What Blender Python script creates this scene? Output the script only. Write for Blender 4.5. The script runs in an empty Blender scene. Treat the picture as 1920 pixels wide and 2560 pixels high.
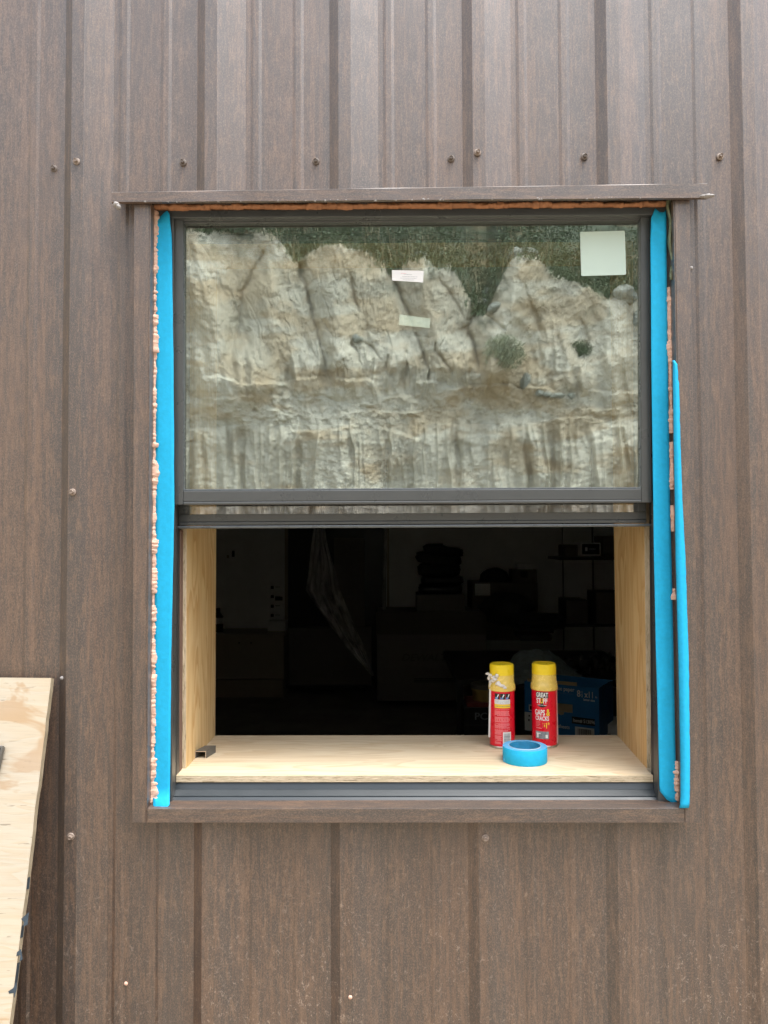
import bpy, bmesh, math, random
import numpy as np
from mathutils import Vector, Matrix, noise as mnoise

random.seed(7)
S = bpy.context.scene
C = S.collection
R_ = math.radians

# ------------------------------------------------------------------ camera, sky, sun, exposure
CAM = Vector((0.0, -1.73, 1.60))
F = 1920.0                                    # focal length in pixels of the 1920 px wide photograph
cd = bpy.data.cameras.new('camera')
cam = bpy.data.objects.new('camera', cd); C.objects.link(cam)
cd.sensor_fit = 'HORIZONTAL'; cd.sensor_width = 36.0; cd.lens = 36.0
cd.clip_start = 0.05; cd.clip_end = 500
RM = (Matrix.Rotation(R_(0.70), 3, 'Z') @ Matrix.Rotation(R_(90 + 1.95), 3, 'X') @ Matrix.Rotation(R_(-0.23), 3, 'Z'))
cam.matrix_world = Matrix.Translation(CAM) @ RM.to_4x4()
S.camera = cam

SUN_EL, SUN_AZ = 72.0, 128.0                   # azimuth measured from +Y (behind the wall) towards +X
w = bpy.data.worlds.new('World'); S.world = w; w.use_nodes = True
nt = w.node_tree; nt.nodes.clear()
sky = nt.nodes.new('ShaderNodeTexSky'); sky.sky_type = 'NISHITA'; sky.sun_disc = False
sky.sun_elevation = R_(SUN_EL); sky.sun_rotation = R_(SUN_AZ)
sky.air_density = 1.0; sky.dust_density = 1.6; sky.ozone_density = 1.0
hs = nt.nodes.new('ShaderNodeHueSaturation'); hs.inputs['Saturation'].default_value = 0.36
bg = nt.nodes.new('ShaderNodeBackground'); bg.inputs['Strength'].default_value = 0.13
wo = nt.nodes.new('ShaderNodeOutputWorld')
nt.links.new(sky.outputs[0], hs.inputs['Color']); nt.links.new(hs.outputs[0], bg.inputs['Color']); nt.links.new(bg.outputs[0], wo.inputs[0])

ld = bpy.data.lights.new('sun', 'SUN'); ld.energy = 1.2; ld.angle = R_(32); ld.color = (1.0, 0.97, 0.92)
sun = bpy.data.objects.new('sun', ld); C.objects.link(sun)
sd = Vector((math.sin(R_(SUN_AZ)) * math.cos(R_(SUN_EL)), math.cos(R_(SUN_AZ)) * math.cos(R_(SUN_EL)), math.sin(R_(SUN_EL))))
sun.rotation_euler = sd.to_track_quat('Z', 'Y').to_euler(); sun.location = sd * 40
S.view_settings.view_transform = 'Standard'; S.view_settings.look = 'None'
S.view_settings.gamma = 1.0; S.view_settings.exposure = 2.15; S.view_settings.use_curve_mapping = False
S.cycles.use_denoising = True
S.cycles.max_bounces = 10; S.cycles.glossy_bounces = 6; S.cycles.transparent_max_bounces = 16

# ------------------------------------------------------------------ helpers
def P(u, v, y=0.0):
    """point on the plane y under pixel (u, v) of the 1920x2560 photograph"""
    d = RM @ Vector(((u - 960) / F, -(v - 1280) / F, -1.0))
    t = (y - CAM.y) / d.y
    return CAM + d * t

def srgb(r, g, b):
    f = lambda c: (c / 255 / 12.92) if c / 255 <= 0.04045 else ((c / 255 + 0.055) / 1.055) ** 2.4
    return (f(r), f(g), f(b))

def link(o, parent=None):
    C.objects.link(o)
    if parent is not None:
        o.parent = parent; o.matrix_parent_inverse = Matrix.Translation(-parent.location)
    return o

def tag(o, label=None, cat=None, group=None, kind=None):
    if label: o['label'] = label
    if cat: o['category'] = cat
    if group: o['group'] = group
    if kind: o['kind'] = kind
    return o

def thing(name, label, cat, loc=(0, 0, 0), group=None):
    o = bpy.data.objects.new(name, None); o.empty_display_size = 0.05
    o.location = loc; C.objects.link(o)
    return tag(o, label, cat, group)

class MB:
    def __init__(s): s.v = []; s.f = []
    def add(s, vs, fs):
        n = len(s.v); s.v += [tuple(x) for x in vs]; s.f += [tuple(i + n for i in f) for f in fs]; return s
    def box(s, x0, x1, y0, y1, z0, z1):
        vs = [(x, y, z) for x in (x0, x1) for y in (y0, y1) for z in (z0, z1)]
        return s.add(vs, [(0, 1, 3, 2), (4, 6, 7, 5), (0, 4, 5, 1), (2, 3, 7, 6), (0, 2, 6, 4), (1, 5, 7, 3)])
    def hexa(s, front, back):
        """front / back: 4 points each TL TR BR BL seen from the camera side"""
        return s.add(list(front) + list(back), [(3, 2, 1, 0), (4, 5, 6, 7), (0, 1, 5, 4), (1, 2, 6, 5), (2, 3, 7, 6), (3, 0, 4, 7)])
    def slab(s, px, yf, yb):
        """polygon in photo pixels lying at depth yf, extruded straight back to yb"""
        fr = [P(u, v, yf) for u, v in px]; n = len(fr)
        bk = [Vector((p.x, yb, p.z)) for p in fr]
        fs = [tuple(range(n - 1, -1, -1)), tuple(range(n, 2 * n))]
        fs += [(i, (i + 1) % n, n + (i + 1) % n, n + i) for i in range(n)]
        return s.add(fr + bk, fs)
    def bar(s, p, q, w, h, up=Vector((0, 0, 1))):
        p = Vector(p); q = Vector(q); d = (q - p).normalized(); sx = d.cross(up)
        if sx.length < 1e-4: sx = d.cross(Vector((1, 0, 0)))
        sx.normalize(); sz = sx.cross(d)
        a = [p + sx * i * w / 2 + sz * j * h / 2 for i, j in ((-1, 1), (1, 1), (1, -1), (-1, -1))]
        b = [x + (q - p) for x in a]
        return s.hexa(a, b)
    def lathe(s, prof, c, seg=40):
        n = len(prof); vs = []
        for k in range(seg):
            a = 2 * math.pi * k / seg
            for r, z in prof: vs.append((c[0] + r * math.cos(a), c[1] + r * math.sin(a), c[2] + z))
        fs = [(k * n + i, ((k + 1) % seg) * n + i, ((k + 1) % seg) * n + i + 1, k * n + i + 1) for k in range(seg) for i in range(n - 1)]
        return s.add(vs, fs)
    def build(s, name, mat, parent=None, smooth=False, bevel=0, solid=0, auto=False):
        me = bpy.data.meshes.new(name); me.from_pydata(s.v, [], s.f); me.update()
        bm = bmesh.new(); bm.from_mesh(me); bmesh.ops.recalc_face_normals(bm, faces=bm.faces); bm.to_mesh(me); bm.free()
        me.materials.append(mat)
        if smooth or auto:
            me.polygons.foreach_set('use_smooth', [True] * len(me.polygons))
            if auto:
                me.set_sharp_from_angle(angle=R_(35))
        o = bpy.data.objects.new(name, me)
        # origin at the middle of the base
        xs = np.array(s.v); c = Vector(((xs[:, 0].min() + xs[:, 0].max()) / 2, (xs[:, 1].min() + xs[:, 1].max()) / 2, xs[:, 2].min()))
        me.transform(Matrix.Translation(-c)); o.location = c
        link(o, parent)
        if bevel:
            m = o.modifiers.new('bevel', 'BEVEL'); m.width = bevel; m.segments = 2; m.limit_method = 'ANGLE'; m.angle_limit = R_(40)
        if solid:
            m = o.modifiers.new('solid', 'SOLIDIFY'); m.thickness = solid; m.offset = 0
        return o

def grid(rows):
    """rows: list of lists of points"""
    m = MB(); n = len(rows[0]); vs = [p for r in rows for p in r]
    return m.add(vs, [(i * n + j, i * n + j + 1, (i + 1) * n + j + 1, (i + 1) * n + j) for i in range(len(rows) - 1) for j in range(n - 1)])

# ------------------------------------------------------------------ materials
class N:
    def __init__(s, name):
        s.m = bpy.data.materials.new(name); s.m.use_nodes = True; s.t = s.m.node_tree
        s.b = s.t.nodes['Principled BSDF']; s.out = s.t.nodes['Material Output']
        s.geo = s.t.nodes.new('ShaderNodeNewGeometry')
    def new(s, k, **kw):
        n = s.t.nodes.new(k)
        for a, b in kw.items(): setattr(n, a, b)
        return n
    def l(s, a, b): s.t.links.new(a, b)
    def pos(s, scale=(1, 1, 1), rot=(0, 0, 0)):
        m = s.new('ShaderNodeMapping'); m.inputs['Scale'].default_value = scale; m.inputs['Rotation'].default_value = rot
        s.l(s.geo.outputs['Position'], m.inputs['Vector']); return m.outputs[0]
    def noise(s, vec, scale, detail=4, rough=0.55, dist=0.0):
        n = s.new('ShaderNodeTexNoise'); n.inputs['Scale'].default_value = scale; n.inputs['Detail'].default_value = detail
        n.inputs['Roughness'].default_value = rough; n.inputs['Distortion'].default_value = dist
        s.l(vec, n.inputs['Vector']); return n.outputs['Fac']
    def ramp(s, fac, stops, interp='LINEAR'):
        r = s.new('ShaderNodeValToRGB'); e = r.color_ramp.elements; r.color_ramp.interpolation = interp
        while len(e) < len(stops): e.new(0.5)
        for x, (p, c) in zip(e, stops):
            x.position = p; x.color = (c, c, c, 1) if isinstance(c, (int, float)) else (*c, 1)
        s.l(fac, r.inputs[0]); return r.outputs[0]
    def mix(s, fac, a, b, mode='MIX'):
        m = s.new('ShaderNodeMix', data_type='RGBA', blend_type=mode)
        for sock, val in ((m.inputs[0], fac), (m.inputs[6], a), (m.inputs[7], b)):
            if isinstance(val, (int, float)): sock.default_value = val
            elif isinstance(val, tuple): sock.default_value = (*val, 1)
            else: s.l(val, sock)
        return m.outputs[2]
    def math(s, op, a, b=0.0, clamp=False):
        m = s.new('ShaderNodeMath', operation=op, use_clamp=clamp)
        for sock, val in ((m.inputs[0], a), (m.inputs[1], b)):
            if isinstance(val, (int, float)): sock.default_value = val
            else: s.l(val, sock)
        return m.outputs[0]
    def bump(s, h, strength=0.3, dist=0.002):
        b = s.new('ShaderNodeBump'); b.inputs['Strength'].default_value = strength; b.inputs['Distance'].default_value = dist
        s.l(h, b.inputs['Height']); s.l(b.outputs[0], s.b.inputs['Normal'])
    def col(s, c):
        if isinstance(c, tuple): s.b.inputs['Base Color'].default_value = (*c, 1)
        else: s.l(c, s.b.inputs['Base Color'])
    def rough(s, r):
        if isinstance(r, (int, float)): s.b.inputs['Roughness'].default_value = r
        else: s.l(r, s.b.inputs['Roughness'])

def siding_mat(name, axis='z'):
    n = N(name)
    st = (1, 1, 0.035) if axis == 'z' else (0.035, 1, 1)
    st2 = tuple(0.13 if q < 1 else 1 for q in st); st3 = tuple(0.015 if q < 1 else 1 for q in st)
    g = n.noise(n.pos(st3), 11, 3, 0.6)                   # wide bands left by the printing rollers
    a = n.noise(n.pos(st), 42, 5, 0.65)                   # streaks along the roll direction
    b = n.noise(n.pos(st2), 120, 5, 0.8)                 # short streaks
    c = n.noise(n.pos(tuple(0.5 if q < 1 else 1 for q in st)), 560, 2, 0.7)                   # paint speckle
    col = n.ramp(a, [(0.32, (0.030, 0.022, 0.021)), (0.42, (0.084, 0.052, 0.037)), (0.49, (0.050, 0.038, 0.034)), (0.56, (0.112, 0.070, 0.048)), (0.67, (0.058, 0.048, 0.044))])
    col = n.mix(n.ramp(g, [(0.38, 0.75), (0.52, 0.0)]), col, (0.044, 0.040, 0.042))
    col = n.mix(n.ramp(g, [(0.55, 0.0), (0.70, 0.45)]), col, (0.115, 0.073, 0.050))
    col = n.mix(n.ramp(b, [(0.50, 0.0), (0.62, 0.75)]), col, (0.044, 0.036, 0.034))
    col = n.mix(n.ramp(b, [(0.38, 0.75), (0.49, 0.0)]), col, (0.150, 0.100, 0.068))
    col = n.mix(n.ramp(c, [(0.36, 0.6), (0.47, 0.0)]), col, (0.020, 0.015, 0.014))
    col = n.mix(n.ramp(c, [(0.53, 0.0), (0.66, 0.55)]), col, (0.21, 0.16, 0.12))
    # dried white flecks, thicker low on the wall
    d = n.noise(n.pos((1, 1, 0.75)), 105, 3, 0.85, 1.2)
    sp = n.new('ShaderNodeSeparateXYZ'); n.l(n.geo.outputs['Position'], sp.inputs[0])
    low = n.ramp(n.math('MULTIPLY', sp.outputs[2], 0.5), [(0.22, 1.0), (0.50, 0.12)])
    zone = n.noise(n.pos((1, 1, 0.6)), 4.5, 2)
    fl = n.math('MULTIPLY', n.ramp(d, [(0.585, 0.0), (0.65, 1.0)]), n.math('MULTIPLY', low, n.ramp(zone, [(0.35, 0.25), (0.6, 1.0)])))
    col = n.mix(n.math('MULTIPLY', fl, 0.75), col, (0.42, 0.38, 0.34))
    col = n.mix(1.0, col, (1.14, 1.01, 0.90), 'MULTIPLY')
    n.col(col)
    n.rough(n.ramp(b, [(0.3, 0.42), (0.7, 0.52)]))
    n.b.inputs['Specular IOR Level'].default_value = 1.0; n.b.inputs['Coat Weight'].default_value = 0.7; n.b.inputs['Coat Roughness'].default_value = 0.5
    n.bump(n.math('ADD', n.noise(n.pos(), 9, 3), n.math('MULTIPLY', c, 0.03)), 0.35, 0.004)
    return n.m

def plain(name, c, rough=0.5, var=0.12, scale=40, metallic=0, spec=0.5, bump=0.1, coat=0, stretch=(1, 1, 1)):
    n = N(name)
    a = n.noise(n.pos(stretch), scale, 4, 0.6)
    lo = tuple(x * (1 - var) for x in c); hi = tuple(min(1, x * (1 + var)) for x in c)
    n.col(n.ramp(a, [(0.3, lo), (0.7, hi)]))
    n.rough(n.ramp(a, [(0.3, max(0.02, rough - 0.05)), (0.7, min(1, rough + 0.07))]))
    n.b.inputs['Metallic'].default_value = metallic; n.b.inputs['Specular IOR Level'].default_value = spec
    n.b.inputs['Coat Weight'].default_value = coat
    if bump: n.bump(a, bump, 0.002)
    return n.m

def plywood_mat(name, axis, base, dark, scale=1.0, patches=None, cont=1.0, rot=(0, 0, 0)):
    n = N(name)
    k = 0.06
    st = {'x': (k, 1, 1), 'z': (1, 1, k)}[axis]
    st2 = {'x': (0.16, 1, 1), 'z': (1, 1, 0.13)}[axis]
    a = n.noise(n.pos(st2, rot), 9 * scale, 2, 0.45, 1.2)          # growth ring figure
    w_ = n.new('ShaderNodeMath', operation='FRACT'); n.l(n.math('MULTIPLY', a, 7.0), w_.inputs[0])
    ring = n.ramp(w_.outputs[0], [(0.0, 0.1), (0.55, 0.75), (0.72, 1.0), (0.80, 0.15), (1.0, 0.1)])
    f = n.noise(n.pos(st, rot), 260, 4, 0.7)                  # fine fibres
    big = n.noise(n.pos(st2, rot), 3.2 * scale, 3, 0.6)
    col = n.mix(n.math('MULTIPLY', ring, 0.7 * cont), base, dark)
    col = n.mix(n.ramp(big, [(0.4, 0.0), (0.75, 0.35 * cont)]), col, dark)
    col = n.mix(n.ramp(f, [(0.32, 0.4), (0.5, 0.0)]), col, tuple(x * 0.72 for x in base))
    if patches:
        q = n.noise(n.pos({'x': (0.35, 1, 1), 'z': (1, 1, 0.35)}[axis], rot), 9, 4, 0.6, 1.0)
        col = n.mix(n.ramp(q, [(0.54, 0.0), (0.585, 0.85)]), col, patches)
        g = n.noise(n.pos((0.5, 1, 1)), 3, 3, 0.6)
        col = n.mix(n.ramp(g, [(0.5, 0.0), (0.8, 0.5)]), col, (0.42, 0.40, 0.37))
        cr = n.noise(n.pos((0.09, 1, 1), (0, 0.03, 0)), 150, 3, 0.6)      # checks in the face veneer
        col = n.mix(n.ramp(cr, [(0.30, 0.6), (0.335, 0.0)]), col, (0.14, 0.11, 0.08))
    n.col(col); n.rough(0.62)
    n.b.inputs['Specular IOR Level'].default_value = 0.3
    n.bump(n.math('ADD', f, n.math('MULTIPLY', ring, 0.3)), 0.25, 0.001)
    return n.m

def ply_edge_mat(name, axis='z', k=1.0):
    n = N(name)
    st = {'x': (0.12, 1, 1), 'z': (1, 1, 0.12)}[axis]
    a = n.noise(n.pos(st), 330, 4, 0.7, 0.4)
    b = n.noise(n.pos({'x': (0.3, 1, 1), 'z': (1, 1, 0.3)}[axis]), 90, 3, 0.6)
    col = n.ramp(a, [(0.33, (0.26, 0.20, 0.13)), (0.45, (0.55, 0.45, 0.31)), (0.68, (0.70, 0.60, 0.44))])
    col = n.mix(n.ramp(b, [(0.5, 0), (0.62, 0.7)]), col, (0.50, 0.42, 0.28))
    col = n.mix(1.0, col, (k, k * 0.99, k * 0.97), 'MULTIPLY'); n.col(col); n.rough(0.8); n.bump(a, 0.7, 0.002)
    return n.m

M_SIDE = siding_mat('brown_siding'); M_TRIMV = siding_mat('brown_trim_upright'); M_TRIMH = siding_mat('brown_trim_level', 'x')
M_FRAME = plain('bronze_frame', (0.062, 0.067, 0.068), 0.30, 0.03, 14, spec=0.8, bump=0)  # bluish tint of reflected sky mixed into the bronze grey
M_FRAMED = plain('bronze_frame_inner', (0.030, 0.032, 0.034), 0.4, 0.04, 14, spec=0.5, bump=0)
M_GASKET = plain('grey_gasket', (0.10, 0.115, 0.125), 0.28, 0.15, 30, spec=0.8)
M_BROWNSTRIP = plain('brown_weather_strip', (0.17, 0.10, 0.075), 0.55, 0.2, 60, stretch=(1, 1, 0.1))
M_FOAM = plain('orange_foam', (0.42, 0.19, 0.09), 0.7, 0.22, 70, bump=0.5)
M_FOAML = plain('pale_foam', (0.70, 0.45, 0.34), 0.7, 0.18, 70, bump=0.5)  # paler salmon foam colour
M_TAPE = plain('blue_masking_tape', (0.018, 0.42, 0.72), 0.65, 0.07, 110, spec=0.2, bump=0.25)
M_TAPEROLL = plain('blue_tape_roll_edge', (0.10, 0.40, 0.68), 0.5, 0.08, 200, spec=0.3, bump=0.1)
M_TAPECORE = plain('blue_tape_core', (0.02, 0.22, 0.42), 0.45, 0.15, 60)
M_TAPECORE2 = plain('pale_tape_core', (0.55, 0.62, 0.70), 0.6, 0.1, 60)
M_YELLOW = plain('yellow_plastic', (0.86, 0.63, 0.02), 0.30, 0.04, 30, spec=0.5, bump=0.02)
M_YELLOW2 = plain('yellow_under_clear_tape', (0.80, 0.58, 0.13), 0.25, 0.12, 60, spec=0.8, bump=0.6)
M_RED = plain('red_can_print', (0.72, 0.006, 0.025), 0.28, 0.06, 30, spec=0.5, bump=0.03)
M_REDLIGHT = plain('pink_print', (0.80, 0.20, 0.22), 0.35, 0.1, 200, bump=0)
M_WHITE = plain('white_print', (0.80, 0.80, 0.79), 0.4, 0.02, 30, bump=0)
M_LABEL = plain('white_paper_label', (0.88, 0.88, 0.88), 0.6, 0.01, 30, bump=0)
M_MINT = plain('white_paper_behind_glass', (0.86, 0.93, 0.89), 0.7, 0.02, 30, bump=0)
M_BLACK = plain('black_print', (0.012, 0.012, 0.013), 0.4, 0.1, 30, bump=0)
M_GREYP = plain('grey_print', (0.25, 0.28, 0.31), 0.4, 0.45, 130, bump=0)
M_PRINTBLUE = plain('blue_print', (0.10, 0.22, 0.48), 0.4, 0.5, 160, bump=0)
M_YPRINT = plain('yellow_print', (0.85, 0.60, 0.03), 0.35, 0.03, 30, bump=0)
M_STEEL = plain('tinned_rim', (0.55, 0.53, 0.50), 0.3, 0.1, 40, metallic=0.9, bump=0)
M_STRAW = plain('milky_straw', (0.72, 0.72, 0.72), 0.35, 0.05, 30, bump=0)
M_RESIDUE = plain('dried_clear_residue', (0.74, 0.70, 0.66), 0.3, 0.1, 90, bump=0.5)
M_ALU = plain('brown_grey_channel', (0.12, 0.115, 0.105), 0.42, 0.12, 40, metallic=0.2, bump=0.05)
M_ALUE = plain('bare_cut_edge', (0.52, 0.42, 0.33), 0.4, 0.1, 60, metallic=0.3, bump=0)
M_CAULK = plain('grey_white_caulk', (0.33, 0.31, 0.30), 0.45, 0.15, 50, bump=0.4)
M_WOODDK = plain('dark_stud_wood', (0.28, 0.20, 0.12), 0.8, 0.25, 30, stretch=(1, 1, 0.1))  # brown stud wood with stretched grain
M_MOSS = plain('greenish_flashing_tape', (0.17, 0.19, 0.11), 0.6, 0.4, 60, bump=0.5)
M_PLYSILL = plywood_mat('pine_plywood_sill', 'x', (0.72, 0.60, 0.425), (0.55, 0.40, 0.235), 1.5, cont=0.95)
M_PLYJAMB = plywood_mat('pine_plywood_jamb', 'z', (0.80, 0.60, 0.32), (0.58, 0.33, 0.12), 1.3, cont=1.2)
M_PLYSHEET = plywood_mat('weathered_plywood', 'x', (0.50, 0.45, 0.355), (0.46, 0.36, 0.24), 1.6, patches=(0.40, 0.27, 0.15), cont=0.95)
M_EDGEW = ply_edge_mat('weathered_plywood_edge', 'z', 0.6); M_EDGEX = ply_edge_mat('plywood_edge_level', 'x'); M_EDGEZ = ply_edge_mat('plywood_edge_upright', 'z')
M_TAR = plain('blue_black_paint_smear', (0.035, 0.05, 0.065), 0.5, 0.3, 60)
M_DRYWALL = plain('painted_drywall', (0.82, 0.82, 0.80), 0.7, 0.05, 6)
M_FLOOR = plain('concrete_slab', (0.32, 0.31, 0.29), 0.8, 0.2, 5)
M_CARD = plain('brown_cardboard', (0.25, 0.235, 0.215), 0.8, 0.08, 20)
M_CARDD = plain('dark_cardboard', (0.17, 0.15, 0.13), 0.8, 0.08, 20)
M_CARDB = plain('beige_cardboard', (0.55, 0.43, 0.26), 0.75, 0.06, 20)
M_NAVY = plain('blue_carton', (0.02, 0.20, 0.50), 0.45, 0.08, 20)
M_DARK = plain('black_plastic', (0.02, 0.02, 0.02), 0.35, 0.2, 20)
M_CLOTH = plain('black_cloth', (0.04, 0.04, 0.043), 0.9, 0.3, 30)
M_TEAL = plain('slate_cloth', (0.38, 0.48, 0.53), 0.85, 0.2, 30)
M_METALDK = plain('dark_shelving', (0.06, 0.06, 0.06), 0.4, 0.2, 20, metallic=0.3)
M_PAPER = plain('off_white_paper', (0.82, 0.82, 0.80), 0.7, 0.05, 20)
M_CAB = plain('pale_cabinet', (0.42, 0.38, 0.31), 0.5, 0.05, 10)
M_SCREW = plain('screw_paint', (0.16, 0.13, 0.11), 0.42, 0.25, 300, bump=0)
M_SCREWW = plain('pale_screw_washer', (0.28, 0.22, 0.18), 0.5, 0.25, 300, bump=0)
M_ROOF = plain('dark_roof_metal', (0.12, 0.1, 0.09), 0.5)
M_TAN = plain('tan_plastic', (0.50, 0.36, 0.12), 0.5, 0.1)

def glass_mat(name, refl, tint, gcol):
    n = N(name); n.t.nodes.remove(n.b)
    tr = n.new('ShaderNodeBsdfTransparent'); tr.inputs[0].default_value = (*tint, 1)
    gl = n.new('ShaderNodeBsdfGlossy'); gl.inputs['Color'].default_value = (*gcol, 1); gl.inputs['Roughness'].default_value = 0.0
    lw = n.new('ShaderNodeLayerWeight'); lw.inputs[0].default_value = 0.35
    f = n.math('ADD', n.math('MULTIPLY', lw.outputs['Fresnel'], 0.5), refl, True)
    mx = n.new('ShaderNodeMixShader'); n.l(f, mx.inputs[0]); n.l(tr.outputs[0], mx.inputs[1]); n.l(gl.outputs[0], mx.inputs[2])
    n.l(mx.outputs[0], n.out.inputs[0]); return n.m
M_GLASS = glass_mat('coated_greenish_glass', 0.185, (0.975, 0.995, 0.98), (0.93, 1.0, 0.94))
M_GLASS2 = glass_mat('inner_greenish_glass', 0.11, (0.96, 0.985, 0.97), (1.0, 0.98, 0.96))
def film_mat():
    n = N('clear_plastic_sheeting'); n.t.nodes.remove(n.b)
    tr = n.new('ShaderNodeBsdfTransparent'); df = n.new('ShaderNodeBsdfPrincipled')
    df.inputs['Base Color'].default_value = (0.88, 0.87, 0.84, 1); df.inputs['Roughness'].default_value = 0.25
    a = n.noise(n.pos((1, 1, 0.3)), 12, 4, 0.6, 1)
    mx = n.new('ShaderNodeMixShader'); n.l(n.ramp(a, [(0.35, 0.30), (0.7, 0.85)]), mx.inputs[0]); n.l(tr.outputs[0], mx.inputs[1]); n.l(df.outputs[0], mx.inputs[2])
    n.l(mx.outputs[0], n.out.inputs[0]); return n.m
M_FILM = film_mat()

FACE_N = Vector((0, -1, 0))
def text(s, name, mat, parent, fn, size=1.0, off=0.0, align='LEFT', shear=0.0, xs=1.0):
    cu = bpy.data.curves.new(name, 'FONT'); cu.body = s; cu.size = size; cu.offset = off; cu.align_x = align
    cu.offset = off * 0.55; cu.shear = shear; cu.resolution_u = 3
    t = bpy.data.objects.new('tmp', cu); C.objects.link(t)
    dg = bpy.context.evaluated_depsgraph_get()
    me = bpy.data.meshes.new_from_object(t.evaluated_get(dg)); C.objects.unlink(t); bpy.data.objects.remove(t)
    me.name = name
    for v in me.vertices:
        v.co = fn(v.co.x * xs, v.co.y)
    me.materials.clear(); me.materials.append(mat)
    o = bpy.data.objects.new(name, me)
    cs = [v.co.copy() for v in me.vertices]
    c = sum(cs, Vector()) / max(1, len(cs)); me.transform(Matrix.Translation(-c)); o.location = c
    link(o, parent); return o

# ------------------------------------------------------------------ ground and building shell
m = MB(); m.add([(-60, -60, 0), (60, -60, 0), (60, 60, 0), (-60, 60, 0)], [(0, 1, 2, 3)])
gm = N('dry_dirt_ground'); ga = gm.noise(gm.pos(), 3, 6, 0.7); gm.col(gm.ramp(ga, [(0.3, (0.20, 0.16, 0.11)), (0.7, (0.33, 0.28, 0.21))])); gm.rough(0.9); gm.bump(ga, 0.6, 0.05)
tag(m.build('ground', gm.m), kind='structure')

X0, X1, ZT, YB = -3.3, 3.3, 3.3, 6.1          # building extents
HX0, HX1 = P(378, 1280, -0.03).x, P(1690, 1280, -0.03).x      # hole in the siding
HZ0, HZ1 = P(1000, 2030, -0.03).z, P(1000, 500, -0.03).z
wall = thing('metal_wall', 'brown ribbed metal wall filling the view around the window', 'wall', (0, 0, 0))

# siding profile
RX = P(502, 2060, -0.028).x; PITCH = 0.3048
prof = []
k0 = int(math.floor((X0 - RX) / PITCH)); k1 = int(math.ceil((X1 - RX) / PITCH))
for k in range(k0, k1 + 1):
    a = RX + k * PITCH
    prof += [(a - 0.022, 0), (a - 0.0010, -0.0164), (a, -0.017), (a + 0.028, -0.017), (a + 0.0295, -0.0163), (a + 0.090, 0)]
    for b in (0.114, 0.211):
        prof += [(a + b - 0.013, 0), (a + b - 0.006, -0.0020), (a + b + 0.006, -0.0020), (a + b + 0.013, 0)]
prof = [q for q in prof if X0 <= q[0] <= X1]
def yprof(x):
    for (xa, ya), (xb, yb) in zip(prof, prof[1:]):
        if xa <= x <= xb: return ya + (yb - ya) * (x - xa) / max(1e-9, xb - xa)
    return 0.0
def panel(xa, xb, lift):
    xs = sorted(set([xa, xb] + [x for x, _ in prof if xa < x < xb] + [h for h in (HX0, HX1) if xa < h < xb]))
    m = MB()
    for x, x2 in zip(xs, xs[1:]):
        y, y2 = yprof(x) - lift, yprof(x2) - lift
        spans = [(0.12, ZT)]
        if x >= HX0 - 1e-6 and x2 <= HX1 + 1e-6: spans = [(0.12, HZ0), (HZ1, ZT)]
        for za, zb in spans:
            nz = max(1, int((zb - za) / 0.12)); 
            for i in range(nz):
                a_, b_ = za + (zb - za) * i / nz, za + (zb - za) * (i + 1) / nz
                def w(xx, zz):   # slight oil-canning of the sheet
                    return 0.0016 * mnoise.noise(Vector((xx * 5, zz * 2.2, 1.3)))
                m.add([(x, y + w(x, a_), a_), (x2, y2 + w(x2, a_), a_), (x2, y2 + w(x2, b_), b_), (x, y + w(x, b_), b_)], [(0, 1, 2, 3)])
    return m
# seams sit on the right edge of the ribs carrying the stitch screws
sA = RX - PITCH + 0.026; sB = RX + 2 * PITCH + 0.026
for (a, b, lf) in ((X0, sA + 0.004, 0.0012), (sA - 0.05, sB + 0.004, 0.0), (sB - 0.05, X1, -0.0012)):
    m = panel(a, b, lf)
    o = m.build('siding_panel', M_SIDE, wall)
    me = o.data; bm = bmesh.new(); bm.from_mesh(me); bmesh.ops.remove_doubles(bm, verts=bm.verts, dist=1e-5); bmesh.ops.recalc_face_normals(bm, faces=bm.faces); bm.to_mesh(me); bm.free()
# core of the wall behind the siding
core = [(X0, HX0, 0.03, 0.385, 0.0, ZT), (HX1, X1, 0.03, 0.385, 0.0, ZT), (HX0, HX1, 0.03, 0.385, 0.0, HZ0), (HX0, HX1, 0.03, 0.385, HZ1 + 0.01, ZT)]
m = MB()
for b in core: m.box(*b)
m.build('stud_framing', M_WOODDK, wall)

# screws
def screw_mesh(mat_w):
    m = MB()
    pr = [(0.0, -0.0005), (0.0068, -0.0005), (0.0072, -0.0012), (0.0062, -0.0026), (0.0045, -0.0030), (0.0, -0.0030)]
    seg = 20; n = len(pr); vs = []
    for k in range(seg):
        a = 2 * math.pi * k / seg
        for r, y in pr: vs.append((r * math.cos(a), y, r * math.sin(a)))
    m.add(vs, [(k * n + i, ((k + 1) % seg) * n + i, ((k + 1) % seg) * n + i + 1, k * n + i + 1) for k in range(seg) for i in range(n - 1)])
    h = []
    for y, r in ((-0.003, 0.0041), (-0.0075, 0.0041), (-0.0082, 0.0034), (-0.0068, 0.0028)):
        h += [(r * math.cos(R_(60 * k + 12)), y, r * math.sin(R_(60 * k + 12))) for k in range(6)]
    fs = [(i * 6 + k, i * 6 + (k + 1) % 6, (i + 1) * 6 + (k + 1) % 6, (i + 1) * 6 + k) for i in range(3) for k in range(6)] + [(18, 19, 20, 21, 22, 23)]
    m.add(h, fs)
    o = m.build('tmp', mat_w); C.objects.unlink(o); me = o.data; me.transform(Matrix.Translation(o.location)); me.name = 'screw'; return me
sm1, sm2 = screw_mesh(M_SCREW), screw_mesh(M_SCREWW)
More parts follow.
